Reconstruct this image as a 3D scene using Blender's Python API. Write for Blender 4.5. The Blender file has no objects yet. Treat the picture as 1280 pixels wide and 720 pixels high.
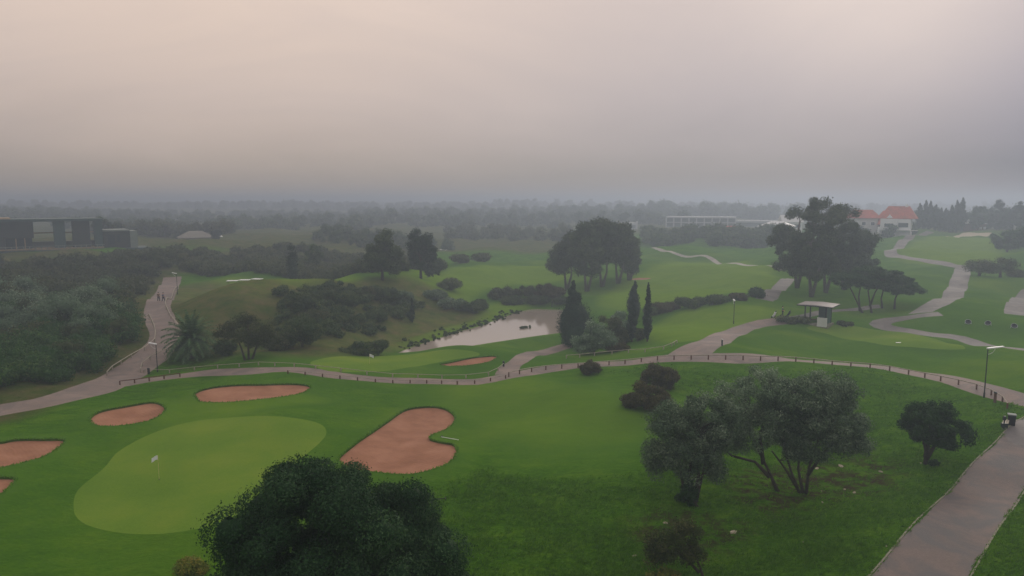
import bpy, math, random, time
import numpy as np
from mathutils import Vector, Matrix, Quaternion
from mathutils.geometry import delaunay_2d_cdt
T0 = time.time()
PI = math.pi
R = math.radians
rng = np.random.default_rng(7)
random.seed(7)
scene = bpy.context.scene
COL = scene.collection

# ------------------------------------------------------------------ camera
CAMH = 20.0
F = 889.0                       # focal length in pixels of a 1280 px wide frame
PITCH = math.atan(108 / F)
cam_d = bpy.data.cameras.new('camera'); cam = bpy.data.objects.new('camera', cam_d)
COL.objects.link(cam); scene.camera = cam
cam.location = (0, 0, CAMH); cam.rotation_euler = (PI / 2 - PITCH, 0, 0)
cam_d.sensor_width = 36; cam_d.lens = 36 * F / 1280
cam_d.clip_start = 0.5; cam_d.clip_end = 9000
CP, SP = math.cos(PITCH), math.sin(PITCH)

def ray(px, py):
    u = (px - 640) / F; v = (360 - py) / F
    return np.array([u, CP + v * SP, -SP + v * CP])      # depth 1 along the lens axis
def at_z(px, py, z):
    d = ray(px, py); k = (z - CAMH) / d[2]
    return np.array([0, 0, CAMH]) + d * k
def at_d(px, py, D):
    d = ray(px, py); k = D / d[1]
    return np.array([0, 0, CAMH]) + d * k

# ------------------------------------------------------------------ terrain height
POND_Z = -3.5
ctl = []
def C(px, py, z): p = at_z(px, py, z); ctl.append((p[0], p[1], z))
for x, z in ((0, -.2), (300, 0), (640, 0), (960, .3), (1280, .8)): C(x, 720, z)
for x, z in ((-200, 0), (0, -.3), (320, .1), (640, -.2), (960, .3), (1280, .8), (1500, 1)): C(x, 590, z)
for x, z in ((-200, 0), (0, 0), (320, .3), (500, .2), (640, -.5), (960, .3), (1280, .8), (1500, 1)): C(x, 505, z)
for x, z in ((160, 0), (320, .2), (500, -.4), (640, -.5), (800, 0), (960, .3), (1120, .6), (1280, .8)): C(x, 470, z)
for x, z in ((200, .2), (300, -.3), (400, -1.3), (500, -2.8), (560, -3.0), (600, -2.8), (700, -1.8), (780, -.8), (850, 0), (960, .5), (1100, .8), (1280, .8)): C(x, 441, z)
for x, y in ((520, 437), (600, 428), (700, 413), (700, 390), (650, 393), (600, 407)): C(x, y, POND_Z)
for a in ((860, 395, .3), (960, 395, .8), (1100, 395, .8), (1200, 400, .8), (1290, 400, 1), (1450, 420, 1.2),
          (640, 375, -2.4), (710, 372, -2), (800, 380, -1), (560, 398, -2.7), (610, 375, -2.4), (460, 425, -2.6), (520, 405, -2.6),
          (430, 400, .7), (360, 412, -.3), (300, 422, -.3), (250, 425, 0), (540, 449, -2.3), (470, 451, -1.9),
          (240, 362, 2.6), (290, 354, 5.7), (340, 352.5, 5.9), (400, 351, 4.9), (450, 351, 3.8), (500, 352, 2.3), (560, 350, .8), (600, 348, 0),
          (640, 330, 0), (740, 345, -.5), (860, 350, 1), (960, 347, 2), (850, 318, 2.5), (960, 334, 2.5), (1060, 362, 1.5), (1200, 345, 1.2),
          (1200, 310, 4.2), (1150, 293, 6.3), (1240, 291, 6.5), (1290, 320, 4), (1320, 295, 6), (1050, 300, 5),
          (560, 322, 0), (450, 322, 1), (0, 470, .5), (-150, 470, .5), (100, 450, .5), (0, 400, 1), (-150, 400, 1), (100, 400, 1), (0, 350, 2.5), (-150, 350, 2.5),
          (120, 350, 2), (160, 380, .7), (200, 400, .3), (208, 372, .4), (215, 346, 1), (100, 318, 4.6), (0, 318, 4.6), (-120, 318, 4.6),
          (200, 310, 5), (300, 306, 5), (400, 312, 4)): C(*a)
for px, D, z in ((290, 141, 1.6), (290, 152, .6), (340, 143, 1.6), (340, 155, .6), (390, 158, 1.2), (250, 155, 1.0), (440, 175, 1.8)):
    p = at_d(px, 300, D); ctl.append((p[0], p[1], z))
for X in (-900, -500, -200, 0, 200, 500, 900):
    ctl.append((X, 520, 1.5 + .004 * abs(X))); ctl.append((X, 950, 3)); ctl.append((X * 1.5, 3000, 3))
for X, Y in ((0, 0), (-60, 0), (60, 0), (0, -200), (-300, -100), (300, -100), (0, 20), (-40, 22), (40, 22)): ctl.append((X, Y, .2))
ctl = np.array(ctl)
def warp(X, Y):
    return np.stack([np.arcsinh(np.asarray(X) / 50.) * 50, np.arcsinh(np.asarray(Y) / 50.) * 50], -1)
cw = warp(ctl[:, 0], ctl[:, 1])
def kern(r2): return np.sqrt(r2 + 25.0)
K = kern(((cw[:, None] - cw[None]) ** 2).sum(-1))
n = len(ctl)
A = np.zeros((n + 1, n + 1)); A[:n, :n] = K - np.eye(n) * 0.9; A[:n, n] = 1; A[n, :n] = 1
sol = np.linalg.solve(A, np.append(ctl[:, 2], 0))
def h_rbf(X, Y):
    X = np.atleast_1d(np.asarray(X, float)); Y = np.atleast_1d(np.asarray(Y, float))
    out = np.empty(len(X))
    for i in range(0, len(X), 20000):
        w = warp(X[i:i + 20000], Y[i:i + 20000])
        out[i:i + 20000] = kern(((w[:, None] - cw[None]) ** 2).sum(-1)) @ sol[:n] + sol[n]
    return out
_ph = rng.uniform(0, 6.28, (40, 2)); _an = rng.uniform(0, 6.28, 40)
def undul(X, Y):                                  # gentle humps of the course
    s = 0
    for i in range(8):
        L = (55, 38, 27, 21, 16, 12, 9, 7)[i]; a = (.35, .28, .2, .14, .1, .06, .035, .025)[i]
        s = s + a * np.sin((X * math.cos(_an[i]) + Y * math.sin(_an[i])) * 6.283 / L + _ph[i, 0])
    return s * 1.95
def far_hills(X, Y):
    r = np.hypot(X, Y); az = np.arctan2(X, np.maximum(Y, 1))
    k = np.exp(-((r - 1150) / 230.) ** 2) * (7 - 9 * az + 2.2 * np.sin(az * 6 + 1) + 1.2 * np.sin(az * 15))
    k = np.maximum(k, np.exp(-((r - 1900) / 350.) ** 2) * (13 - 3 * az + 3 * np.sin(az * 4 + 2)))
    k2 = np.exp(-((r - 700) / 110.) ** 2) * (2.5 + 2.5 * np.sin(az * 7 + .5) - 3 * az)
    return np.where(Y > 0, np.maximum(k, 0) + k2, 0)

def seg_dist(X, Y, poly, closed=True):            # distance to a polyline
    P = np.asarray(poly)[:, :2]; Q = np.roll(P, -1, 0)
    if not closed: P, Q = P[:-1], Q[:-1]
    best = np.full(len(X), 1e9)
    for a, b in zip(P, Q):
        d = b - a; L = max(d @ d, 1e-9)
        t = np.clip(((X - a[0]) * d[0] + (Y - a[1]) * d[1]) / L, 0, 1)
        best = np.minimum(best, np.hypot(X - a[0] - t * d[0], Y - a[1] - t * d[1]))
    return best
def inside(X, Y, poly):
    P = np.asarray(poly)[:, :2]; Q = np.roll(P, -1, 0); c = np.zeros(len(X), bool)
    for a, b in zip(P, Q):
        if a[1] == b[1]: continue
        m = (a[1] > Y) != (b[1] > Y)
        c ^= m & (X < (b[0] - a[0]) * (Y - a[1]) / (b[1] - a[1]) + a[0])
    return c
def sst(x): x = np.clip(x, 0, 1); return x * x * (3 - 2 * x)
def smooth_poly(P, step, closed=True):            # Catmull-Rom through P, sampled evenly
    P = np.asarray(P, float)[:, :2]
    if closed: pts = np.vstack([P[-1], P, P[0], P[1]])
    else: pts = np.vstack([2 * P[0] - P[1], P, 2 * P[-1] - P[-2]])
    out = []
    for i in range(1, len(pts) - 2):
        p0, p1, p2, p3 = pts[i - 1:i + 3]
        for t in np.linspace(0, 1, 24, endpoint=False):
            out.append(.5 * ((2 * p1) + (-p0 + p2) * t + (2 * p0 - 5 * p1 + 4 * p2 - p3) * t * t + (-p0 + 3 * p1 - 3 * p2 + p3) * t ** 3))
    if not closed: out.append(pts[-2])
    out = np.array(out)
    if closed: out = np.vstack([out, out[:1]])
    L = np.append(0, np.cumsum(np.hypot(*(np.diff(out, axis=0).T))))
    m = max(4, int(L[-1] / step)); s = np.linspace(0, L[-1], m + 1)
    res = np.stack([np.interp(s, L, out[:, 0]), np.interp(s, L, out[:, 1])], -1)
    return res[:-1] if closed else res

pond_px = [(498, 443), (516, 441.5), (545, 438.5), (580, 434), (610, 429), (640, 424.5), (670, 420), (700, 416), (722, 412), (735, 404), (732, 392), (715, 388),
           (690, 387), (668, 386.5), (652, 389), (636, 394), (615, 402), (595, 409), (572, 415), (545, 424), (518, 433), (500, 440)]
pond = smooth_poly([at_z(x, y, POND_Z) for x, y in pond_px], 1.0)
def h_base(X, Y):
    X = np.atleast_1d(np.asarray(X, float)); Y = np.atleast_1d(np.asarray(Y, float))
    r = np.hypot(X, Y)
    h = h_rbf(X, Y) + undul(X, Y) * sst((r - 15) / 40) * np.clip(r / 110, .55, 1.0) + far_hills(X, Y)
    m = (np.abs(X - 10) < 70) & (np.abs(Y - 140) < 80)
    if m.any():
        d = seg_dist(X[m], Y[m], pond[::2]); d[inside(X[m], Y[m], pond)] = 0
        k = 1 - sst(d / 9.0)
        h[m] = h[m] * (1 - k) + POND_Z * k + .5 * np.exp(-((d - 2.5) / 2) ** 2) * (d > 0) * sst(d / 2)
    return h
def hit(px, py, hf=None):                         # where the lens ray through a pixel meets the ground
    hf = hf or h_base
    d = ray(px, py)
    ks = np.geomspace(14, 2500, 500); P = np.outer(ks, d); P[:, 2] += CAMH
    g = hf(P[:, 0], P[:, 1]); below = np.nonzero(P[:, 2] < g)[0]
    if len(below) == 0: return P[-1]
    i = below[0]
    if i == 0: return P[0]
    a, b = ks[i - 1], ks[i]
    ks = np.linspace(a, b, 30); P = np.outer(ks, d); P[:, 2] += CAMH
    g = hf(P[:, 0], P[:, 1]); j = max(1, np.nonzero(P[:, 2] < g)[0][0]) if (P[:, 2] < g).any() else 29
    p = (P[j] + P[j - 1]) / 2; p[2] = hf(p[0], p[1])[0]
    return p

# bunkers, greens, paths
bunk_px = {
 'a': [(424, 577), (440, 561), (462, 545), (484, 530), (506, 515), (530, 510.5), (552, 512), (566, 520), (568, 529), (558, 539), (541, 546), (537, 551), (550, 555), (566, 558), (571, 567), (563, 580), (540, 590), (510, 596), (475, 594), (440, 588)],
 'b': [(245, 493), (262, 487), (290, 483.5), (330, 482.5), (372, 482), (388, 486), (375, 494), (340, 500), (290, 505), (255, 505), (246, 500)],
 'c': [(113, 527), (125, 517), (158, 510), (188, 505), (203, 509), (205, 517), (190, 527), (160, 533.5), (125, 535)],
 'd': [(-30, 557), (0, 556), (22, 552), (55, 552), (80, 553), (70, 565), (45, 577), (0, 588), (-30, 592)],
 'e': [(-25, 600), (0, 600), (19, 601), (12, 612), (0, 621), (-22, 628)],
 'f': [(550, 457), (580, 451), (604, 447.5), (622, 447), (613, 453.5), (590, 458), (560, 459.5)],
 'g': [(1182, 296.5), (1200, 293.5), (1222, 292), (1240, 292.3), (1220, 295.5), (1200, 297)],
 'h': [(783, 350.3), (797, 348.6), (814, 349), (800, 351)],
}
green_px = {
 'a': [(92, 635), (98, 612), (130, 585), (150, 563), (190, 542), (240, 527), (300, 521), (360, 521.5), (398, 529), (408, 540), (400, 553), (375, 575), (340, 607), (310, 635), (270, 655), (215, 666), (160, 667), (120, 660), (99, 650)],
 'b': [(388, 453), (410, 447), (460, 445.5), (500, 444), (540, 439), (575, 437), (598, 441), (595, 447), (560, 452), (520, 458), (480, 464), (430, 465), (400, 461)],
 'c': [(1008, 409.5), (1030, 406), (1070, 408), (1120, 414.5), (1170, 424), (1206, 434), (1190, 437), (1140, 434), (1090, 428.5), (1040, 419), (1015, 413)],
}
def px_poly(l, step): return smooth_poly([hit(x, y) for x, y in l], step)
bunkers = {k: px_poly(v, .45 if k in 'abcde' else .9) for k, v in bunk_px.items()}
greens = {k: px_poly(v, .6 if k == 'a' else 1.0) for k, v in green_px.items()}
def ribbon(pxs, w, step=1.5, w2=None, world=False):
    c = smooth_poly([(p if world else hit(*p)) for p in pxs], step, closed=False)
    t = np.gradient(c, axis=0); t /= np.hypot(t[:, 0], t[:, 1])[:, None]; nrm = np.stack([-t[:, 1], t[:, 0]], -1)
    W = np.linspace(w, w2 or w, len(c))[:, None] / 2
    wob = (np.sin(np.arange(len(c)) * .9) * .04 + np.sin(np.arange(len(c)) * .37) * .05 + np.sin(np.arange(len(c)) * 2.3) * .025)[:, None]
    return np.vstack([c + nrm * (W + wob), (c - nrm * (W - wob))[::-1]]), c
paths = {}
centre = {}
def P_(k, *a, **kw): paths[k], centre[k] = ribbon(*a, **kw)
P_('road_near', [(1085, 800), (1150, 720), (1200, 651), (1243, 600), (1286, 553), (1318, 524)], 3.7, 1.2)
P_('path_main', [(1345, 512), (1290, 502), (1240, 489), (1160, 469.5), (1080, 457), (1000, 450.5), (920, 447.5), (850, 447), (760, 455), (690, 461), (640, 469), (590, 477.5), (520, 476), (430, 470), (340, 462.5), (270, 465.5), (200, 473), (140, 481)], 3.5, w2=2.3)
P_('path_fork', [(856, 447), (868, 438), (885, 428), (905, 419), (940, 408), (980, 401), (1000, 398)], 5.0, w2=3.2)
P_('path_spur', [(712, 431), (695, 436), (672, 442), (652, 449.5), (638, 458), (632, 468)], 2.8)
P_('road_left', [(-60, 526), (0, 513), (60, 502), (110, 489), (150, 472), (176, 456), (197, 440), (207, 420), (200, 400), (197, 386), (204, 374), (210, 360), (215, 346)], 4.2)
P_('path_shelter', [(985, 401), (1010, 394), (1045, 388), (1086, 384.5), (1100, 383)], 1.8)
P_('path_loop', [(1176, 392), (1140, 395.5), (1108, 401), (1100, 406.5), (1118, 412), (1160, 418), (1210, 426), (1260, 434), (1330, 444)], 3.3)
P_('path_hill', [(1150, 391), (1183, 373), (1199, 352), (1203, 337), (1190, 332), (1160, 326), (1128, 321), (1113, 314), (1127, 304), (1148, 294), (1163, 289)], 3.8, w2=3.2)
P_('path_mid', [(955, 375), (966, 364), (978, 356), (992, 349)], 3.2)
P_('path_far', [(800, 312), (845, 317), (885, 321), (925, 330), (978, 338)], 1.7)
P_('pad_right', [(1283, 395), (1283, 383), (1292, 372), (1310, 362)], 6.0)
pad = [hit(1255, 541), hit(1262, 529), hit(1275, 524), hit(1300, 530), hit(1290, 552), hit(1268, 556)]
paths['pad_bin'] = smooth_poly(pad, .8)

def bunker_near(X, Y):
    d = np.full(len(X), 99.)
    for k, p in bunkers.items():
        c = p.mean(0); m = np.hypot(X - c[0], Y - c[1]) < 26
        if m.any(): d[m] = np.minimum(d[m], seg_dist(X[m], Y[m], p))
    return d
def h_full(X, Y):
    X = np.atleast_1d(np.asarray(X, float)); Y = np.atleast_1d(np.asarray(Y, float))
    d = bunker_near(X, Y)
    return h_base(X, Y) + .22 * np.exp(-(d / 1.6) ** 2)

# ------------------------------------------------------------------ mesh helpers
def mesh_np(name, V, Fc, mat, parent=None, tint=None, smooth=False, attrs=None):
    """V (n,3); Fc (m,3) or (m,4) array"""
    me = bpy.data.meshes.new(name)
    V = np.asarray(V, np.float32); Fc = np.asarray(Fc, np.int32)
    k = Fc.shape[1]
    me.vertices.add(len(V)); me.vertices.foreach_set('co', V.ravel())
    me.loops.add(Fc.size); me.loops.foreach_set('vertex_index', Fc.ravel())
    me.polygons.add(len(Fc)); me.polygons.foreach_set('loop_start', np.arange(0, Fc.size, k, dtype=np.int32))
    me.polygons.foreach_set('loop_total', np.full(len(Fc), k, np.int32))
    if smooth: me.polygons.foreach_set('use_smooth', np.ones(len(Fc), bool))
    me.update(calc_edges=True)
    if tint is not None:
        a = me.attributes.new('tint', 'FLOAT', 'FACE'); a.data.foreach_set('value', np.asarray(tint, np.float32))
    for an, av in (attrs or {}).items():
        a = me.attributes.new(an, 'FLOAT_COLOR', 'POINT')
        a.data.foreach_set('color', np.concatenate([av, np.ones((len(av), 1))], 1).astype(np.float32).ravel())
    me.materials.append(mat)
    return link(name, me, parent)
def link(name, me, parent=None):
    o = bpy.data.objects.new(name, me); COL.objects.link(o)
    if parent is not None: o.parent = parent; CHILD.setdefault(parent.name, []).append(o)
    return o
def tag(o, label=None, cat=None, group=None, kind=None):
    if label: o['label'] = label
    if cat: o['category'] = cat
    if group: o['group'] = group
    if kind: o['kind'] = kind
    return o
def empty(name, loc, rz=0, label=None, cat=None, group=None):
    o = bpy.data.objects.new(name, None); COL.objects.link(o); o.location = loc; o.rotation_euler = (0, 0, rz)
    o.empty_display_size = .5
    return tag(o, label, cat, group)
def copy_tree(o, parent=None):
    c = o.copy(); COL.objects.link(c); c.parent = parent
    for ch in [x for x in CHILD.get(o.name, [])]: copy_tree(ch, c)
    return c
CHILD = {}
class MB:
    def __init__(s): s.v = []; s.f = []
    def add(s, V, Fc):
        b = len(s.v); s.v += [tuple(map(float, p)) for p in V]; s.f += [tuple(b + i for i in f) for f in Fc]; return s
    def box(s, x0, x1, y0, y1, z0, z1):
        return s.add([(x0, y0, z0), (x1, y0, z0), (x1, y1, z0), (x0, y1, z0), (x0, y0, z1), (x1, y0, z1), (x1, y1, z1), (x0, y1, z1)],
                     [(0, 3, 2, 1), (4, 5, 6, 7), (0, 1, 5, 4), (1, 2, 6, 5), (2, 3, 7, 6), (3, 0, 4, 7)])
    def tube(s, pts, rad, n=6, cap=True):
        pts = [Vector(map(float, p)) for p in pts]; k = len(pts)
        rad = list(rad) if hasattr(rad, '__len__') else [rad] * k
        V = []; up = None
        for i, p in enumerate(pts):
            d = (pts[min(i + 1, k - 1)] - pts[max(i - 1, 0)])
            d = d.normalized() if d.length > 1e-7 else Vector((0, 0, 1))
            if up is None: up = d.orthogonal().normalized()
            else:
                up = up - d * up.dot(d); up = up.normalized() if up.length > 1e-6 else d.orthogonal().normalized()
            w = d.cross(up)
            for j in range(n):
                a = 6.28318 * j / n; V.append(p + (up * math.cos(a) + w * math.sin(a)) * rad[i])
        Fc = []
        for i in range(k - 1):
            for j in range(n):
                a = i * n + j; b = i * n + (j + 1) % n; Fc.append((a, b, b + n, a + n))
        if cap: Fc.append(tuple(range(n))[::-1]); Fc.append(tuple((k - 1) * n + j for j in range(n)))
        return s.add(V, Fc)
    def prism(s, pts, axis, a, b):
        """pts 2-D outline extruded along axis ('x','y','z') from a to b"""
        def m(p, t): return {'x': (t, p[0], p[1]), 'y': (p[0], t, p[1]), 'z': (p[0], p[1], t)}[axis]
        k = len(pts); V = [m(p, a) for p in pts] + [m(p, b) for p in pts]
        return s.add(V, [tuple(range(k)), tuple(range(2 * k - 1, k - 1, -1))] + [(i, i + k, (i + 1) % k + k, (i + 1) % k) for i in range(k)])
    def blob(s, c, r, seg=10, ring=7, noise=0, sd=0):
        c = Vector(c); V = []; rr = random.Random(sd)
        for i in range(ring + 1):
            th = PI * i / ring
            for j in range(seg):
                ph = 2 * PI * j / seg; q = 1 + noise * (rr.random() - .5)
                V.append((c.x + r[0] * math.sin(th) * math.cos(ph) * q, c.y + r[1] * math.sin(th) * math.sin(ph) * q, c.z + r[2] * math.cos(th) * q))
        Fc = []
        for i in range(ring):
            for j in range(seg):
                a = i * seg + j; b = i * seg + (j + 1) % seg; Fc.append((a, a + seg, b + seg, b))
        return s.add(V, Fc)
    def build(s, name, mat, parent=None, bevel=0, smooth=False):
        me = bpy.data.meshes.new(name); me.from_pydata(s.v, [], s.f); me.materials.append(mat)
        import bmesh
        bm = bmesh.new(); bm.from_mesh(me)
        bmesh.ops.remove_doubles(bm, verts=bm.verts, dist=1e-5)
        bmesh.ops.dissolve_degenerate(bm, edges=bm.edges, dist=1e-5)
        bmesh.ops.recalc_face_normals(bm, faces=bm.faces)
        if bevel: bmesh.ops.bevel(bm, geom=list(bm.edges), offset=bevel, segments=1, affect='EDGES', clamp_overlap=True)
        if smooth:
            for f in bm.faces: f.smooth = True
        bm.to_mesh(me); bm.free()
        return link(name, me, parent)

# ------------------------------------------------------------------ materials
def newmat(name):
    m = bpy.data.materials.new(name); m.use_nodes = True; nt = m.node_tree; nt.nodes.clear()
    out = nt.nodes.new('ShaderNodeOutputMaterial')
    return m, nt, out
def nd(nt, t, **kw):
    x = nt.nodes.new(t)
    for k, v in kw.items():
        if k in x.inputs: x.inputs[k].default_value = v
        else: setattr(x, k, v)
    return x
def noise(nt, scale, detail=4, rough=.6, coord=None, dist=0):
    t = nd(nt, 'ShaderNodeTexNoise'); t.inputs['Scale'].default_value = scale; t.inputs['Detail'].default_value = detail
    t.inputs['Roughness'].default_value = rough; t.inputs['Distortion'].default_value = dist
    if coord is not None: nt.links.new(coord, t.inputs['Vector'])
    return t.outputs['Fac']
def ramp(nt, fac, stops):
    r = nd(nt, 'ShaderNodeValToRGB'); e = r.color_ramp.elements
    while len(e) < len(stops): e.new(.5)
    for i, (p, c) in enumerate(stops): e[i].position = p; e[i].color = (*c, 1) if len(c) == 3 else c
    nt.links.new(fac, r.inputs[0]); return r.outputs[0]
def mix(nt, f, a, b, mode='MIX'):
    m = nd(nt, 'ShaderNodeMix', data_type='RGBA', blend_type=mode)
    for sock, v in ((m.inputs[0], f), (m.inputs[6], a), (m.inputs[7], b)):
        if isinstance(v, (int, float)): sock.default_value = v
        elif isinstance(v, tuple): sock.default_value = (*v, 1)
        else: nt.links.new(v, sock)
    return m.outputs[2]
def math_(nt, op, a, b=None, c=None):
    m = nd(nt, 'ShaderNodeMath', operation=op)
    for i, v in enumerate((a, b, c)):
        if v is None: continue
        if isinstance(v, (int, float)): m.inputs[i].default_value = v
        else: nt.links.new(v, m.inputs[i])
    return m.outputs[0]
def plain(name, col, rough=.7, var=.15, scale=2., bump=.0, metal=0, spec=.3, dirt=None):
    m, nt, out = newmat(name); g = nd(nt, 'ShaderNodeNewGeometry').outputs['Position']
    n1 = noise(nt, scale, 5, .65, g)
    c = ramp(nt, n1, [(.3, tuple(x * (1 - var) for x in col)), (.7, tuple(min(1, x * (1 + var)) for x in col))])
    if dirt: c = mix(nt, ramp(nt, noise(nt, scale * .37, 6, .7, g), [(.45, (0, 0, 0)), (.7, (1, 1, 1))]), c, dirt)
    b = nd(nt, 'ShaderNodeBsdfPrincipled'); nt.links.new(c, b.inputs['Base Color'])
    b.inputs['Roughness'].default_value = rough; b.inputs['Metallic'].default_value = metal; b.inputs['Specular IOR Level'].default_value = spec
    if bump:
        bp = nd(nt, 'ShaderNodeBump'); bp.inputs['Strength'].default_value = 1; bp.inputs['Distance'].default_value = bump
        nt.links.new(noise(nt, scale * 6, 4, .7, g), bp.inputs['Height']); nt.links.new(bp.outputs[0], b.inputs['Normal'])
    nt.links.new(b.outputs[0], out.inputs[0]); return m
def leafmat(name, c0, c1, c2=None, trans=.25, rough=.6):
    m, nt, out = newmat(name)
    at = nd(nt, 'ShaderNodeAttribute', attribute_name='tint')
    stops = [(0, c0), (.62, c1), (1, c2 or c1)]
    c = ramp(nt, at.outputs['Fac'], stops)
    oi = nd(nt, 'ShaderNodeObjectInfo')
    hv = nd(nt, 'ShaderNodeHueSaturation'); nt.links.new(c, hv.inputs['Color'])
    mr = nd(nt, 'ShaderNodeMapRange'); nt.links.new(oi.outputs['Random'], mr.inputs[0]); mr.inputs[3].default_value = .85; mr.inputs[4].default_value = 1.15
    nt.links.new(mr.outputs[0], hv.inputs['Value'])
    b = nd(nt, 'ShaderNodeBsdfPrincipled'); nt.links.new(hv.outputs[0], b.inputs['Base Color']); b.inputs['Roughness'].default_value = rough
    b.inputs['Specular IOR Level'].default_value = .08
    tr = nd(nt, 'ShaderNodeBsdfTranslucent'); nt.links.new(hv.outputs[0], tr.inputs[0])
    ms = nd(nt, 'ShaderNodeMixShader'); ms.inputs[0].default_value = trans
    nt.links.new(b.outputs[0], ms.inputs[1]); nt.links.new(tr.outputs[0], ms.inputs[2]); nt.links.new(ms.outputs[0], out.inputs[0])
    return m

def ground_mat():
    m, nt, out = newmat('turf'); g = nd(nt, 'ShaderNodeNewGeometry').outputs['Position']
    at = nd(nt, 'ShaderNodeAttribute', attribute_name='zone'); sep = nd(nt, 'ShaderNodeSeparateColor'); nt.links.new(at.outputs['Color'], sep.inputs[0])
    mp = nd(nt, 'ShaderNodeMapping'); mp.inputs['Scale'].default_value = (.45, 1, 1); mp.inputs['Rotation'].default_value = (0, 0, .5); nt.links.new(g, mp.inputs[0])
    big = noise(nt, .06, 6, .65, g); mid = noise(nt, .5, 6, .75, mp.outputs[0], .6); fine = noise(nt, 5.5, 5, .8, mp.outputs[0])
    mow = ramp(nt, big, [(.30, (.036, .100, .008)), (.5, (.062, .142, .011)), (.68, (.118, .196, .015))])
    rgh = ramp(nt, mid, [(.36, (.022, .078, .004)), (.5, (.070, .175, .009)), (.62, (.145, .260, .016))])
    rgh = mix(nt, .62, rgh, ramp(nt, fine, [(.28, (.018, .066, .003)), (.5, (.054, .145, .008)), (.72, (.125, .245, .018))]))
    mow = mix(nt, .22, mow, ramp(nt, fine, [(.3, (.035, .085, .013)), (.7, (.095, .19, .032))]))
    zc = math_(nt, 'MINIMUM', sep.outputs[0], 1.0); zb = nd(nt, 'ShaderNodeMath', operation='SUBTRACT', use_clamp=True); nt.links.new(sep.outputs[0], zb.inputs[0]); zb.inputs[1].default_value = 1
    c = mix(nt, zc, rgh, mow)
    c = mix(nt, math_(nt, 'MULTIPLY', zb.outputs[0], .75), c, ramp(nt, mid, [(.3, (.105, .200, .014)), (.7, (.165, .255, .020))]))
    dry = ramp(nt, noise(nt, .35, 6, .7, g), [(.3, (.040, .062, .016)), (.5, (.085, .088, .030)), (.7, (.15, .11, .060))])
    f2 = math_(nt, 'MULTIPLY', sep.outputs[1], ramp(nt, mid, [(.25, (.55, .55, .55)), (.6, (1, 1, 1))]))
    c = mix(nt, f2, c, dry)
    dirt = ramp(nt, fine, [(.3, (.022, .016, .010)), (.7, (.075, .052, .033))])
    f3 = math_(nt, 'MULTIPLY', sep.outputs[2], ramp(nt, noise(nt, .9, 5, .7, g), [(.42, (0, 0, 0)), (.58, (1, 1, 1))]))
    c = mix(nt, f3, c, dirt)
    b = nd(nt, 'ShaderNodeBsdfPrincipled'); nt.links.new(c, b.inputs['Base Color']); b.inputs['Roughness'].default_value = 1; b.inputs['Specular IOR Level'].default_value = .0
    hsum = math_(nt, 'ADD', math_(nt, 'MULTIPLY', mid, .55), math_(nt, 'MULTIPLY', fine, .22))
    amt = math_(nt, 'MULTIPLY_ADD', zc, -.75, 1)
    bp = nd(nt, 'ShaderNodeBump'); bp.inputs['Distance'].default_value = .95; nt.links.new(amt, bp.inputs['Strength']); nt.links.new(hsum, bp.inputs['Height'])
    nt.links.new(bp.outputs[0], b.inputs['Normal']); nt.links.new(b.outputs[0], out.inputs[0]); return m
def green_mat():
    m, nt, out = newmat('putting_turf'); g = nd(nt, 'ShaderNodeNewGeometry').outputs['Position']
    big = noise(nt, .12, 4, .55, g); f = noise(nt, 6, 4, .7, g)
    c = ramp(nt, big, [(.3, (.092, .178, .018)), (.5, (.120, .208, .021)), (.7, (.172, .240, .027))])
    c = mix(nt, .2, c, ramp(nt, f, [(.3, (.05, .11, .02)), (.7, (.17, .25, .06))]))
    b = nd(nt, 'ShaderNodeBsdfPrincipled'); nt.links.new(c, b.inputs['Base Color']); b.inputs['Roughness'].default_value = 1; b.inputs['Specular IOR Level'].default_value = .0
    nt.links.new(b.outputs[0], out.inputs[0]); return m
def sand_mat(name='bunker_sand', k=1.0):
    m, nt, out = newmat(name); g = nd(nt, 'ShaderNodeNewGeometry').outputs['Position']
    wv = nd(nt, 'ShaderNodeTexWave', bands_direction='DIAGONAL'); wv.inputs['Scale'].default_value = 1.3; wv.inputs['Distortion'].default_value = 5; wv.inputs['Detail'].default_value = 3; nt.links.new(g, wv.inputs[0])
    c = ramp(nt, noise(nt, .35, 6, .65, g), [(.3, (.23 * k, .105 * k, .060 * k)), (.5, (.30 * k, .142 * k, .084 * k)), (.7, (.37 * k, .185 * k, .115 * k))])
    c = mix(nt, .02, c, ramp(nt, wv.outputs['Fac'], [(0, (.2, .09, .05)), (1, (.48, .26, .17))]))
    b = nd(nt, 'ShaderNodeBsdfPrincipled'); nt.links.new(c, b.inputs['Base Color']); b.inputs['Roughness'].default_value = .95; b.inputs['Specular IOR Level'].default_value = .1
    bp = nd(nt, 'ShaderNodeBump'); bp.inputs['Distance'].default_value = .006; nt.links.new(wv.outputs['Fac'], bp.inputs['Height']); nt.links.new(bp.outputs[0], b.inputs['Normal'])
    nt.links.new(b.outputs[0], out.inputs[0]); return m
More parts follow.
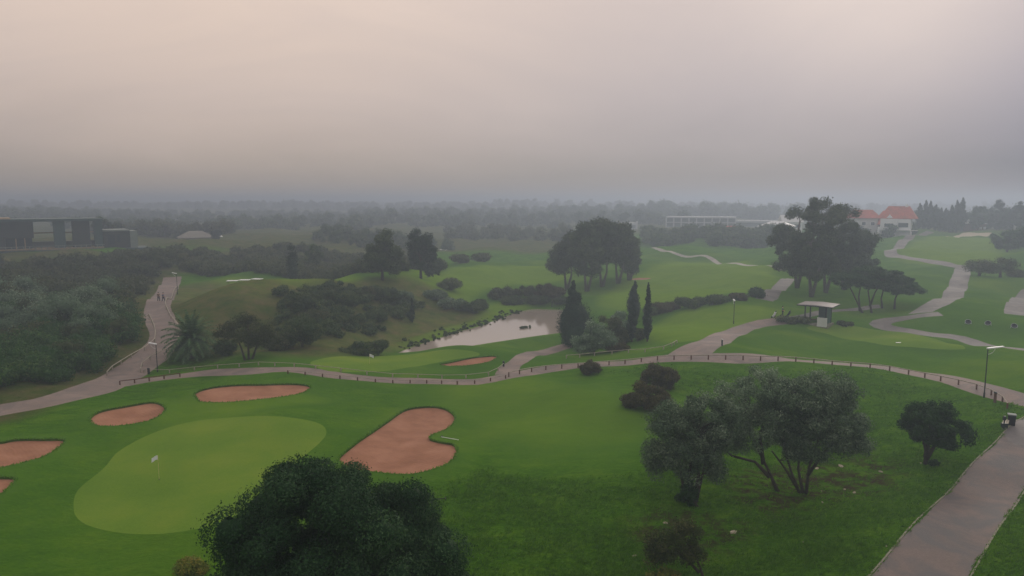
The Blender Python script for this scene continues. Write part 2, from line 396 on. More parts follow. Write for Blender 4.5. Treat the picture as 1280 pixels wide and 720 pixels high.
def path_mat(name, c0, c1, damp):
    m, nt, out = newmat(name); g = nd(nt, 'ShaderNodeNewGeometry').outputs['Position']
    c = ramp(nt, noise(nt, .18, 5, .6, g), [(.35, c0), (.65, c1)])
    c = mix(nt, .35, c, ramp(nt, noise(nt, 9, 5, .8, g), [(.3, tuple(x * .6 for x in c0)), (.7, tuple(x * 1.35 for x in c1))]))
    st = ramp(nt, noise(nt, .32, 6, .65, g, .8), [(.42, (0, 0, 0)), (.6, (.85, .85, .85))])
    c = mix(nt, st, c, damp)
    b = nd(nt, 'ShaderNodeBsdfPrincipled'); nt.links.new(c, b.inputs['Base Color'])
    rr = nd(nt, 'ShaderNodeMapRange'); nt.links.new(st, rr.inputs[0]); rr.inputs[3].default_value = .85; rr.inputs[4].default_value = .75
    nt.links.new(rr.outputs[0], b.inputs['Roughness']); b.inputs['Specular IOR Level'].default_value = .3
    bp = nd(nt, 'ShaderNodeBump'); bp.inputs['Distance'].default_value = .02; nt.links.new(noise(nt, 14, 3, .7, g), bp.inputs['Height']); nt.links.new(bp.outputs[0], b.inputs['Normal'])
    nt.links.new(b.outputs[0], out.inputs[0]); return m
def water_mat():
    m, nt, out = newmat('pond_water'); g = nd(nt, 'ShaderNodeNewGeometry').outputs['Position']
    b = nd(nt, 'ShaderNodeBsdfPrincipled'); b.inputs['Base Color'].default_value = (.36, .30, .245, 1); b.inputs['Roughness'].default_value = .07
    b.inputs['IOR'].default_value = 1.7; b.inputs['Specular IOR Level'].default_value = 1.0
    bp = nd(nt, 'ShaderNodeBump'); bp.inputs['Distance'].default_value = .012; bp.inputs['Strength'].default_value = .5
    nt.links.new(noise(nt, 1.2, 3, .5, g), bp.inputs['Height']); nt.links.new(bp.outputs[0], b.inputs['Normal'])
    nt.links.new(b.outputs[0], out.inputs[0]); return m

M = {}
M['turf'] = ground_mat(); M['green'] = green_mat(); M['sand'] = sand_mat(); M['sand_pale'] = plain('pale_sand', (.42, .36, .26), .95, .12, 1); M['water'] = water_mat()
M['road'] = path_mat('reddish_concrete', (.135, .105, .092), (.20, .155, .138), (.085, .082, .085))
M['path_pink'] = path_mat('pinkish_concrete', (.19, .14, .12), (.275, .21, .18), (.15, .12, .11))
M['path'] = path_mat('grey_concrete', (.15, .135, .125), (.22, .20, .185), (.11, .10, .10))
M['path_pale'] = path_mat('pale_gravel', (.30, .28, .24), (.38, .35, .30), (.22, .20, .18))
M['kerb'] = plain('kerb_concrete', (.24, .22, .17), .85, .2, 1.5, dirt=(.2, .2, .12))
M['bark'] = plain('bark', (.055, .043, .033), .9, .35, 6, bump=.03)
M['bark_grey'] = plain('pale_bark', (.12, .105, .09), .9, .3, 4, bump=.03)
M['core'] = plain('inner_twigs', (.012, .016, .009), .95, .3, 3)
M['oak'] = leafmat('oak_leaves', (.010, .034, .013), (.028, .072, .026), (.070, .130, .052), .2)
M['oak_core'] = plain('oak_inner', (.006, .014, .006), .95, .3, 3)
M['olive'] = leafmat('olive_leaves', (.05, .095, .05), (.14, .21, .12), (.32, .39, .27), .2)
M['olive_light'] = leafmat('pale_olive_leaves', (.06, .11, .055), (.17, .25, .145), (.36, .43, .30), .2)
M['round'] = leafmat('dense_dark_leaves', (.010, .036, .010), (.026, .072, .018), (.055, .115, .032), .2)
M['red'] = leafmat('reddish_shrub_leaves', (.026, .036, .012), (.075, .060, .022), (.10, .105, .035), .2)
M['brown'] = leafmat('brown_shrub_leaves', (.026, .050, .013), (.068, .084, .026), (.125, .128, .045), .2)
M['scrub'] = leafmat('scrub_leaves', (.020, .052, .016), (.060, .098, .030), (.13, .155, .05), .2)
M['maquis'] = leafmat('maquis_leaves', (.012, .050, .010), (.036, .098, .018), (.095, .155, .036), .2)
M['cypress'] = leafmat('cypress_leaves', (.010, .028, .014), (.020, .046, .022), (.040, .070, .035), .1)
M['pine'] = leafmat('pine_needles', (.018, .055, .016), (.042, .100, .030), (.090, .155, .052), .15)
M['euca'] = leafmat('eucalyptus_leaves', (.022, .048, .016), (.055, .085, .030), (.105, .13, .052), .2)
M['palm'] = leafmat('palm_fronds', (.03, .075, .025), (.07, .135, .05), (.13, .20, .08), .15)
M['yellow'] = leafmat('yellow_bush_leaves', (.08, .15, .02), (.22, .25, .04), (.42, .30, .07), .3)
M['reed'] = leafmat('waterside_plants', (.05, .08, .03), (.12, .155, .05), (.22, .22, .09), .2)
M['grass'] = leafmat('grass_blades', (.050, .135, .008), (.090, .215, .013), (.16, .31, .028), .45)
M['dark_metal'] = plain('dark_green_metal', (.015, .022, .02), .45, .15, 3, metal=.2)
M['white'] = plain('white_paint', (.75, .75, .76), .5, .04, 1)
M['pale'] = plain('pale_render', (.58, .58, .56), .8, .08, .6)
M['wood'] = plain('brown_timber', (.12, .055, .032), .85, .3, 5, bump=.01)
M['wood_pale'] = plain('weathered_timber', (.34, .30, .24), .85, .2, 4, bump=.01)
M['black'] = plain('black_plastic', (.012, .012, .013), .5, .1, 3)
M['glass'] = plain('dark_window_glass', (.03, .045, .05), .12, .1, .5, spec=.8)
M['teal'] = plain('teal_cladding', (.045, .085, .08), .6, .15, .4)
M['dark_wall'] = plain('dark_cladding', (.035, .045, .038), .7, .2, .4)
M['grey_green'] = plain('grey_green_panel', (.20, .23, .21), .7, .15, .4)
M['tan_wall'] = plain('sandy_render', (.22, .20, .165), .85, .12, .6)
M['tan'] = plain('tan_timber_deck', (.34, .25, .15), .8, .2, 1)
M['tile'] = plain('orange_roof_tiles', (.44, .105, .065), .85, .25, 1.3, dirt=(.28, .10, .06))
M['hotel_glass'] = plain('hotel_glazing', (.20, .25, .26), .3, .15, .3, spec=.6)
M['stone'] = plain('pale_stone', (.42, .36, .28), .9, .2, 6, bump=.02)
M['roof_grey'] = plain('shelter_roof_sheet', (.27, .23, .23), .5, .2, .8)
M['green_panel'] = plain('green_mesh_panel', (.05, .11, .085), .6, .15, 1)
M['tyre'] = plain('tyre_rubber', (.015, .015, .016), .8, .1, 4)
M['grey_rim'] = plain('grey_rim', (.32, .36, .34), .7, .1, 2)
M['skin'] = plain('skin', (.45, .26, .18), .6, .05, 5)
M['hair'] = plain('dark_hair', (.03, .02, .015), .7, .2, 9)
M['cloth_dark'] = plain('dark_cloth', (.02, .025, .04), .9, .15, 6)
M['cloth_blue'] = plain('grey_blue_cloth', (.10, .13, .20), .9, .1, 6)
M['cloth_teal'] = plain('teal_cloth', (.03, .11, .12), .9, .1, 6)
M['cloth_brown'] = plain('brown_cloth', (.12, .07, .05), .9, .1, 6)

# ------------------------------------------------------------------ ground, one conforming sheet cut into turf, greens, sand, paths, pond
def build_ground():
    pts = []; 
    ang = np.linspace(R(-46), R(46), 250)
    rr = np.geomspace(17, 900, 330)
    for i, r in enumerate(rr):
        a = ang + (i % 2) * (ang[1] - ang[0]) * .5
        pts.append(np.stack([r * np.sin(a), r * np.cos(a)], -1))
    ang2 = np.linspace(R(-46), R(46), 120)
    for r in np.geomspace(915, 3600, 45): pts.append(np.stack([r * np.sin(ang2), r * np.cos(ang2)], -1))
    ang3 = np.linspace(R(47), R(313), 90)
    for r in np.geomspace(17, 3600, 60): pts.append(np.stack([r * np.sin(ang3), r * np.cos(ang3)], -1))
    g = np.linspace(-10, 10, 5); gx, gy = np.meshgrid(g, g); pts.append(np.stack([gx.ravel(), gy.ravel()], -1))
    pts = np.vstack(pts)
    polys = [('bunker', k, p) for k, p in bunkers.items()] + [('pond', 'pond', pond)] + [('green', k, p) for k, p in greens.items()] + [('path', k, p) for k, p in paths.items()]
    # drop grid points too close to the outlines
    keep = np.ones(len(pts), bool)
    for t, k, p in polys:
        lo, hi = p.min(0) - 2, p.max(0) + 2
        m = np.nonzero(((pts > lo) & (pts < hi)).all(1))[0]
        if len(m):
            d = seg_dist(pts[m, 0], pts[m, 1], p); rad = np.hypot(pts[m, 0], pts[m, 1])
            keep[m[d < .0018 * rad]] = False
    pts = pts[keep]
    V = [Vector(p) for p in pts]; E = []
    for t, k, p in polys:
        b = len(V); V += [Vector(q) for q in p]; m = len(p); E += [(b + i, b + (i + 1) % m) for i in range(m)]
    t1 = time.time()
    res = delaunay_2d_cdt(V, E, [], 0, 1e-4, False)
    print('CDT', len(V), time.time() - t1)
    v2 = np.array([(q.x, q.y) for q in res[0]]); F3 = np.array(res[2])
    c = v2[F3].mean(1)
    cls = np.zeros(len(F3), int); names = ['turf']
    order = [q for q in polys if q[0] == 'path'] + [q for q in polys if q[0] == 'green'] + [q for q in polys if q[0] == 'pond'] + [q for q in polys if q[0] == 'bunker']
    for t, k, p in order:
        names.append((t, k)); lo, hi = p.min(0), p.max(0)
        m = np.nonzero(((c >= lo) & (c <= hi)).all(1))[0]
        if len(m): mi = m[inside(c[m, 0], c[m, 1], p)]; cls[mi] = len(names) - 1
    H = h_full(v2[:, 0], v2[:, 1])
    return v2, F3, cls, names, H
v2, F3, cls, names, H = build_ground()
# make all faces look up
a_, b_, c_ = v2[F3[:, 0]], v2[F3[:, 1]], v2[F3[:, 2]]
flip = ((b_ - a_)[:, 0] * (c_ - a_)[:, 1] - (b_ - a_)[:, 1] * (c_ - a_)[:, 0]) < 0
F3[flip] = F3[flip][:, ::-1]
def zone(X, Y):
    """R mown and one painted lit crest, G dry scrub soil, B bare earth"""
    Z = np.zeros((len(X), 3))
    def soft(pxs, ch, val, fade=6):
        fade = fade * (2.2 if ch == 0 else 1)
        p = smooth_poly([hit(*q) for q in pxs], 3)
        m = ((np.abs(X - p[:, 0].mean()) < 260) & (np.abs(Y - p[:, 1].mean()) < 300))
        d = seg_dist(X[m], Y[m], p); d[inside(X[m], Y[m], p)] = 0
        Z[m, ch] = np.maximum(Z[m, ch], val * (1 - sst(d / fade)))
    soft([(215, 372), (260, 358), (340, 356), (430, 354), (500, 356), (545, 368), (580, 395), (520, 415), (460, 432), (400, 438), (330, 438), (260, 432), (215, 405)], 1, .95, 8)
    soft([(-150, 500), (100, 478), (160, 450), (185, 430), (190, 395), (200, 370), (210, 345), (250, 340), (420, 338), (500, 330), (500, 312), (100, 312), (-150, 312)], 1, 1, 5)
    for q in ([(390, 440), (560, 430), (720, 425), (780, 440), (640, 455), (590, 470), (400, 466)], [(215, 372), (290, 358), (380, 356), (420, 355), (420, 347), (300, 346), (225, 362)],
              [(500, 400), (560, 385), (620, 380), (640, 388), (560, 412), (480, 426)],
              [(505, 350), (600, 330), (700, 330), (900, 320), (990, 345), (960, 372), (760, 378), (640, 365), (560, 365)],
              [(800, 420), (850, 388), (960, 380), (1100, 385), (1060, 400), (900, 412), (850, 430)],
              [(900, 430), (960, 405), (1060, 400), (1220, 430), (1270, 470), (1120, 445), (950, 440)],
              [(1120, 410), (1200, 395), (1300, 395), (1300, 430)], [(1090, 380), (1170, 330), (1180, 300), (1280, 300), (1250, 390)],
              [(60, 560), (140, 540), (250, 500), (420, 500), (470, 520), (420, 600), (300, 700), (60, 700)]):
        soft(q, 0, .55 if q[0] == (60, 560) else .9, 5)
    for q in ([(232, 364), (262, 356), (300, 352), (352, 349), (356, 355), (300, 358), (262, 364), (225, 376)], [(372, 352), (395, 346), (432, 348), (434, 353)], [(505, 357), (560, 340), (640, 334), (700, 334), (705, 345), (620, 356), (560, 372)],
              [(480, 428), (540, 404), (600, 388), (640, 380), (620, 393), (560, 412), (500, 432)], [(810, 415), (850, 395), (900, 388), (960, 388), (940, 400), (860, 425)], [(760, 372), (820, 340), (900, 330), (960, 345), (940, 362), (850, 372)],
              [(1135, 318), (1160, 300), (1230, 298), (1240, 320), (1200, 330)]):
        soft(q, 0, 2.0, 3.2)
    soft([(585, 490), (640, 482), (720, 500), (770, 525), (700, 540), (640, 515)], 0, 1.45, 6.5); soft([(230, 510), (300, 509), (400, 500), (300, 512), (215, 522)], 0, 1.5, 3)  # first patch: lit crest of the foreground swell, painted into the turf colour
    for k, p in bunkers.items():
        c = p.mean(0); m = np.hypot(X - c[0], Y - c[1]) < 26
        if m.any(): Z[m, 0] = np.maximum(Z[m, 0], 1 - sst(seg_dist(X[m], Y[m], p) / 3))
    soft([(940, 600), (990, 590), (1085, 580), (1110, 590), (1070, 615), (1000, 625), (950, 635)], 2, .95, 3)
    soft([(800, 655), (840, 640), (900, 650), (930, 668), (870, 690), (820, 690)], 2, .8, 2)
    soft([(200, 452), (250, 448), (290, 445), (260, 458), (215, 462)], 2, .5, 2)
    r = np.hypot(X, Y); lf = np.maximum(sst((Y - 225) / 20) * sst((.0 - .15 - X / np.maximum(Y, 1)) / .03), sst((Y - 262) / 25) * sst((.10 - X / np.maximum(Y, 1)) / .03)); Z[:, 1] = np.maximum(Z[:, 1], lf); Z[:, 0] *= 1 - lf; far = sst((r - 340) / 60) * sst((Y - 300) / 40 + 1); Z[:, 1] = np.maximum(Z[:, 1], far); Z[:, 0] *= 1 - far
    return Z
def sub(sel, name, mat, Hh=None, attrs=False, label=None, cat=None):
    f = F3[sel]; ids, inv = np.unique(f, return_inverse=True); f = inv.reshape(f.shape)
    hh = (Hh if Hh is not None else H)[ids]
    V = np.column_stack([v2[ids], hh])
    o = mesh_np(name, V, f, mat, smooth=True, attrs={'zone': zone(V[:, 0], V[:, 1])} if attrs else None)
    return tag(o, label, cat, kind='structure'), ids
HG = H.copy()
idx = {nm: i for i, nm in enumerate(names)}
pid = np.unique(F3[cls == idx[('pond', 'pond')]]); HG[pid] = POND_Z
ground, _ = sub(cls == 0, 'ground', M['turf'], HG, True, 'rolling green golf course turf with scrub slopes', 'ground')
w, _ = sub(cls == idx[('pond', 'pond')], 'pond', M['water'], HG, False, 'still pond mirroring the grey sky below the bank', 'pond')
GL = {'a': 'large pale putting green with a white flag beside the foreground bunkers', 'b': 'second putting green just this side of the pond', 'c': 'long flat practice green in front of the roofed shelter'}
for k in greens:
    sel = cls == idx[('green', k)]; HH = HG + .004
    o, _ = sub(sel, 'putting_green', M['green'], HG, False, GL[k], 'putting green')
BL = {'a': 'large kidney shaped red sand bunker right of the near green', 'b': 'long oval sand bunker behind the near green', 'c': 'small oval sand bunker left behind the near green',
      'd': 'sand bunker cut by the left edge of the photo', 'e': 'small sand bunker corner below the one at the left edge', 'f': 'thin sand bunker beside the far green near the pond',
      'g': 'pale thin bunker high on the far right hill', 'h': 'tiny orange bunker on the far fairway above the cypresses'}
wallV = []; wallF = []
for k, p in bunkers.items():
    sel = cls == idx[('bunker', k)]; ids = np.unique(F3[sel]); HB = HG.copy()
    d = seg_dist(v2[ids, 0], v2[ids, 1], p)
    lip = .20 if k in 'abcde' else (.15 if k == 'f' else .05)
    HB[ids] = h_base(v2[ids, 0], v2[ids, 1]) + .22 - lip - .28 * sst(d / 3.0) * (k in 'abcdef') * 1.0 + .02
    if k in 'gh': HB[ids] += .05
    sub(sel, 'sand_bunker', M['sand_pale' if k == 'g' else 'sand'], HB, False, BL[k], 'bunker')
    hp = h_full(p[:, 0], p[:, 1]); m = len(p); b = len(wallV)
    ctr = p.mean(0)
    for q, z in zip(p, hp):
        wallV.append((q[0], q[1], z + .002)); wallV.append((q[0], q[1], z - lip - .25))
    for i in range(m): j = (i + 1) % m; wallF.append((b + 2 * i, b + 2 * j, b + 2 * j + 1, b + 2 * i + 1))
WV = np.array(wallV)
lipo = mesh_np('bunker_lip', WV, wallF, M['turf'], attrs={'zone': np.tile([.1, .3, 0], (len(WV), 1))}); tag(lipo, 'cut turf lips round the sand bunkers', 'turf edge', kind='structure')
PN = {'road_near': ('cart_road', 'wide reddish concrete road in the lower right corner', 'road'), 'path_main': ('path', 'long fenced path curving across the middle of the course', 'path'),
      'path_fork': ('path', 'wide forked path climbing towards the roofed shelter', 'path'), 'path_spur': ('path', 'short spur of path ending behind the conifer by the pond', 'path'),
      'road_left': ('road', 'winding road beside the dense scrub on the left', 'road'), 'path_shelter': ('path', 'narrow path behind the roofed shelter', 'path'),
      'path_loop': ('path', 'grey path looping behind the practice green', 'path'), 'path_hill': ('path', 'zigzag path climbing the far right hill', 'path'),
      'path_mid': ('path', 'short path rising left of the tall eucalyptus', 'path'), 'path_far': ('path', 'thin pale path along the far fairway', 'path'),
      'pad_right': ('pavement', 'grey paving cut by the right edge on the range slope', 'pavement'), 'pad_bin': ('pavement', 'small paved pad under the litter bin', 'pavement')}
PM = {'road_near': 'road', 'path_main': 'path_pink', 'path_fork': 'path_pink', 'path_spur': 'path_pink', 'road_left': 'path_pink', 'path_far': 'path_pale', 'pad_bin': 'path'}
for k, (nm, lb, ct) in PN.items():
    sel = cls == idx[('path', k)]
    if sel.any(): sub(sel, nm, M[PM.get(k, 'path')], HG, False, lb, ct)
print('ground', time.time() - T0)

def gz(x, y): return float(h_full(x, y)[0])
def G(px, py):
    p = hit(px, py, h_full); return Vector((p[0], p[1], p[2]))
def GD(px, D):
    """ground point under pixel column px at forward distance D"""
    X = (px - 640) / F * D * 1.0
    return Vector((X, D, gz(X, D)))
def depth(p): return p[1] * CP - (p[2] - CAMH) * SP
def az(p): return math.atan2(p[0], p[1])
def topix(p):
    d = depth(p); return 640 + F * p[0] / d, 360 - F * (p[1] * SP + (p[2] - CAMH) * CP) / d

# ------------------------------------------------------------------ vegetation builders
def leaf_cards(cent, rad, per, L, W, seed=0, droop=0.0, shell=.45, up=0.0, clump_tint=None):
    """many small leaf-sized quads spread through ellipsoidal leaf clumps"""
    g = np.random.default_rng(seed); cent = np.asarray(cent, float); rad = np.asarray(rad, float); n = len(cent)
    if rad.ndim == 1: rad = np.repeat(rad[:, None], 3, 1)
    ci = np.repeat(np.arange(n), per)
    d = g.normal(size=(len(ci), 3)); d /= np.linalg.norm(d, axis=1)[:, None]
    rr = shell + (1 - shell) * g.random(len(ci)) ** .6; rr *= 1 + .07 * g.normal(size=len(ci)).clip(-1.5, 2); fz = g.random(len(ci)) < .07; rr[fz] = 1 + .28 * g.random(fz.sum())
    p = cent[ci] + d * rr[:, None] * rad[ci]
    nv = d + g.normal(size=d.shape) * .55; nv /= np.linalg.norm(nv, axis=1)[:, None]
    a = g.normal(size=d.shape) + d * .3; a[:, 2] += up - droop; a = a - nv * (a * nv).sum(1)[:, None]; a /= np.linalg.norm(a, axis=1)[:, None] + 1e-9
    q = np.cross(a, nv)
    sc = (.65 + .7 * g.random(len(ci)))[:, None]
    l = a * L * sc * .5; w = q * W * sc * .5
    V = np.stack([p - l, p + w, p + l, p - w], 1).reshape(-1, 3)
    Fc = np.arange(len(V)).reshape(-1, 4)
    ct = g.random(n) if clump_tint is None else clump_tint
    tint = (.45 * ct[ci] + .55 * g.random(len(ci)))
    return V, Fc, tint
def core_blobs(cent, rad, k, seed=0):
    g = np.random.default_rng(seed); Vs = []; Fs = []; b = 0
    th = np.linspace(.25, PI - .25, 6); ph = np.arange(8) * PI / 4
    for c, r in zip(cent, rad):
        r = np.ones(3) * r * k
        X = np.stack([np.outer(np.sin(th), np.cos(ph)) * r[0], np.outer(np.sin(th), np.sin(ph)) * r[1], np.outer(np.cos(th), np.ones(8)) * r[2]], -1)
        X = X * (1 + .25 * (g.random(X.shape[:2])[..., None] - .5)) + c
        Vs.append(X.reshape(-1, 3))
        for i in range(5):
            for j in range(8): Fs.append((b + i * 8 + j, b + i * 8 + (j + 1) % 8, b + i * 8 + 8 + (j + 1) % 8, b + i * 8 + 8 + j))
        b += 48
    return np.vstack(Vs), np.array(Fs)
def clumps_in(ells, n, g, shell=.55, zmin=None):
    """clump centres spread over the outer part of a union of ellipsoids (c, r)"""
    vol = np.array([e[1][0] * e[1][2] for e in ells]) ; pick = g.choice(len(ells), n, p=vol / vol.sum())
    d = g.normal(size=(n, 3)); d /= np.linalg.norm(d, axis=1)[:, None]
    r = shell + (1 - shell) * g.random(n)
    P = np.array([ells[i][0] for i in pick]) + d * r[:, None] * np.array([ells[i][1] for i in pick])
    if zmin is not None: P[:, 2] = np.maximum(P[:, 2], zmin)
    return P
def crown_mesh(name, parent, cent, rad, per, L, W, mat, seed, core=.55, cov=.8, **kw):
    L, W = L * 1.08, max(W * 1.25, L * .42); r_ = np.asarray(rad); r_ = r_ if r_.ndim == 2 else np.stack([r_] * 3, -1); ar = 12.57 * np.mean((r_[:, 0] * r_[:, 1] * r_[:, 2]) ** (2 / 3))
    per = int(np.clip(cov * ar / (L * W * .5), per * .6, per * 6)); core *= .88
    V, Fc, tint = leaf_cards(cent, rad, per, L, W, seed, **kw)
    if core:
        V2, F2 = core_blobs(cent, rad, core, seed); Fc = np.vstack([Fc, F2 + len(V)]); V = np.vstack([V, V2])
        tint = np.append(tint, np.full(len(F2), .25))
    return mesh_np(name, V, Fc, mat, parent, tint=tint)
def bend(a, b, g, sag=.12):
    a = Vector(a); b = Vector(b); L = (b - a).length
    m1 = a.lerp(b, .35) + Vector(g.normal(size=3)) * L * sag * .5; m1.z += L * .06
    m2 = a.lerp(b, .7) + Vector(g.normal(size=3)) * L * sag * .5
    return [a, m1, m2, b]
def tree(name, base, ells, label, cat='tree', group=None, trunks=None, mat='oak', bark='bark', cl=.9, n=60, per=120, leaf=(.2, .1), tr=.2,
         seed=1, core=.5, twigs=14, px=None, depthf=.9, flat=.8, zmin=None, **kw):
    """ells, trunks in px offsets from the foot (x right, y up) at the foot's distance when px is given"""
    g = np.random.default_rng(seed)
    root = empty(name, base, -az(base), label, cat, group)
    s = depth(base) / F if px is None else px
    E = []
    for e in ells:
        cx, cy, rx, rz = e[:4]; ry = (e[4] if len(e) > 4 else depthf) * rx
        yo = e[5] if len(e) > 5 else 0
        E.append(((cx * s, yo * s, cy * s), (max(.1, rx * s - cl * .6), max(.1, ry * s - cl * .6), max(.1, rz * s - cl * .6 * flat))))
    cent = clumps_in(E, n, g, zmin=zmin); rad = cl * (.7 + .6 * g.random(n)); rad3 = np.stack([rad, rad, rad * flat], -1)
    crown_mesh('crown', root, cent, rad3, per, leaf[0], leaf[1], M[mat], seed, core=core, **kw)
    mb = MB(); ends = []
    for t in (trunks or [[(0, 0), (ells[0][0] * .7, ells[0][1] * .7)]]):
        P = [Vector((q[0] * s, (q[2] if len(q) > 2 else 0) * s, q[1] * s)) for q in t]
        P[0].z -= .3
        rads = np.linspace(tr, tr * .5, len(P)); rads[0] *= 1.35
        mb.tube(P, rads, 7); ends.append((P[-1], tr * .45)); ends.append((P[-2].lerp(P[-1], .4), tr * .5))
    for i in g.choice(n, min(twigs, n), replace=False):
        c = Vector(cent[i]); e, r0 = min(ends, key=lambda q: (q[0] - c).length + g.random() * .5)
        mb.tube(bend(e, c, g), [r0 * .75, r0 * .5, r0 * .3, r0 * .12], 5, cap=False)
    mb.build('trunk', M[bark], root, smooth=True)
    return root
def cypress(base, hpx, wpx, label, seed, name='cypress_tree', group=None, mat='cypress', per=150, leaf=(.22, .1), rag=.15, n=46, cat='cypress', fat=.35, bare=.04, s=None, ex=.85):
    g = np.random.default_rng(seed); s = s or depth(base) / F; Ht = hpx * s; Wd = wpx * s
    root = empty(name, base, g.random() * 6, label, cat, group)
    t = np.linspace(bare + .03, .97, n); prof = np.sin(np.clip((t - bare) / fat, 0, 1) * PI / 2) ** .7 * (1 - np.clip((t - fat) / (1 - fat), 0, 1)) ** ex
    prof = prof * Wd * (1 + rag * g.normal(size=n)) + .04 * Wd
    a = g.random(n) * 6.28; off = prof * .45
    cent = np.stack([np.cos(a) * off, np.sin(a) * off, t * Ht], -1)
    rad = np.stack([prof * .62 + .03, prof * .62 + .03, np.maximum(prof * .8, Ht / n * 1.6)], -1)
    crown_mesh('crown', root, cent, rad, per, leaf[0], leaf[1], M[mat], seed, core=.75, up=.8)
    MB().tube([(0, 0, -.3), (0, 0, Ht * .3), (0, 0, Ht * .93)], [Wd * .16, Wd * .11, .02], 6).build('trunk', M['bark'], root)
    return root
def bush(base, ells, label, seed, mat='scrub', name='bush', group=None, cl=.45, n=26, per=120, leaf=(.13, .07), core=.6, s=None, cat='bush', **kw):
    """a shrub is foliage on short stems"""
    g = np.random.default_rng(seed); s = s or depth(base) / F
    root = empty(name, base, -az(base), label, cat, group)
    E = [((e[0] * s, (e[4] * s if len(e) > 4 else 0), e[1] * s), (max(.1, e[2] * s - cl * .5), max(.1, e[2] * s - cl * .5), max(.08, e[3] * s - cl * .5))) for e in ells]
    cent = clumps_in(E, n, g); cent[:, 2] = np.maximum(cent[:, 2], cl * .35); rad = cl * (.7 + .6 * g.random(n))
    crown_mesh('foliage', root, cent, np.stack([rad, rad, rad * .85], -1), per, leaf[0], leaf[1], M[mat], seed, core=core, **kw)
    mb = MB()
    for i in g.choice(n, min(6, n), replace=False): mb.tube(bend((g.normal() * .1, g.normal() * .1, -.15), cent[i], g), [.05, .04, .03, .015], 5, cap=False)
    mb.build('stem', M['bark'], root)
    return root

# concrete edging of the near road
def edging(key, offd, label, w=.09, up=.03):
    c = centre[key]; t = np.gradient(c, axis=0); t /= np.hypot(t[:, 0], t[:, 1])[:, None]; nr = np.stack([-t[:, 1], t[:, 0]], -1)
    V = []; Fc = []
    for i, (q, n_) in enumerate(zip(c, nr)):
        a = q + n_ * (offd - w / 2); b_ = q + n_ * (offd + w / 2); z = gz(q[0] + n_[0] * offd, q[1] + n_[1] * offd)
        V += [(a[0], a[1], z - .1), (a[0], a[1], z + up), (b_[0], b_[1], z + up), (b_[0], b_[1], z - .1)]
        if i:
            k = 4 * (i - 1); Fc += [(k + j, k + j + 1, k + j + 5, k + j + 4) for j in range(3)]
    o = MB().add(V, Fc).build('kerb', M['kerb']); tag(o, label, 'kerb', kind='structure')
edging('road_near', 1.93, 'thin pale concrete edging on the left side of the lower road'); edging('road_near', -1.93, 'thin pale concrete edging on the right side of the lower road')
# --- foreground oak
b = GD(404, 26)
tree('oak_tree', b, [(-1.0, 6.0, 3.6, 4.2), (-3.0, 5.0, 2.5, 3.0), (1.3, 5.8, 3.4, 4.0), (3.6, 4.4, 2.2, 3.3), (0, 4.2, 4.8, 3.4), (4.6, 3.2, 1.4, 2.2), (-.5, 7.9, 2.7, 2.3)],
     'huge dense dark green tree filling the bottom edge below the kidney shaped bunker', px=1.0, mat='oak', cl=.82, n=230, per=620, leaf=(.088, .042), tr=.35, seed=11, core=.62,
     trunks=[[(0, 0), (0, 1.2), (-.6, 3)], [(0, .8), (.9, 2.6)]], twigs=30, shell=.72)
b = G(228, 721)
bush(b, [(8, 10, 16, 12), (24, 2, 10, 8)], 'small yellow tipped bush at the left foot of the huge dark tree', 12, 'yellow', cl=.4, n=26, per=160, leaf=(.10, .05))
# --- olive trees
b = G(864, 627)
tree('olive_tree', b, [(-20, 88, 42, 44), (10, 106, 44, 34), (28, 62, 22, 40), (-46, 54, 20, 28), (-8, 58, 34, 26), (36, 108, 24, 30), (-2, 38, 20, 14)],
     'leftmost of the three silvery olive trees, with low hanging crown', mat='olive', cl=.55, n=210, per=300, leaf=(.15, .05), tr=.13, seed=21, core=.18, cov=.36, bark='bark',
     trunks=[[(-6, 0), (-12, 30), (-18, 66)], [(4, 0), (10, 24), (16, 54)], [(-2, 0), (-4, 30), (0, 70)], [(2, 0), (8, 34), (2, 80)]], twigs=34, shell=.5)
b = G(974, 614)
tree('olive_tree', b, [(-44, 112, 48, 34), (-20, 134, 40, 26), (-34, 70, 40, 30, .7), (-60, 86, 28, 30), (-66, 52, 20, 18, .8), (4, 126, 36, 28), (-14, 92, 34, 34), (-78, 66, 24, 28)],
     'middle olive tree, its trunk leaning left with a low bare branch', mat='olive_light', cl=.5, n=220, per=250, leaf=(.15, .05), tr=.12, seed=22, core=.16, cov=.32,
     trunks=[[(0, 0), (-12, 22), (-28, 52), (-44, 92)], [(-12, 22), (-30, 34), (-58, 38), (-72, 50)], [(-20, 38), (-26, 70), (-14, 110)]], twigs=80, shell=.45)
b = G(1005, 617)
tree('olive_tree', b, [(4, 124, 50, 36), (28, 98, 44, 42), (44, 72, 28, 20), (4, 66, 36, 34, .8), (-26, 100, 34, 46), (30, 134, 32, 24), (62, 92, 18, 18), (60, 72, 18, 12, .7), (-18, 60, 20, 20, .7)],
     'right olive tree, widest crown over a forked dark trunk', mat='olive', cl=.52, n=330, per=260, leaf=(.15, .05), tr=.10, seed=23, core=.18, cov=.36,
     trunks=[[(-3, 0), (-16, 26), (-26, 56), (-34, 92)], [(0, 0), (-8, 30), (-8, 62), (-2, 100)], [(2, 0), (4, 34), (12, 66), (20, 104)], [(3, 30), (20, 56), (40, 78), (54, 88)], [(-8, 12), (-24, 30), (-40, 50)]], twigs=90, shell=.5)
b = G(1157, 580)
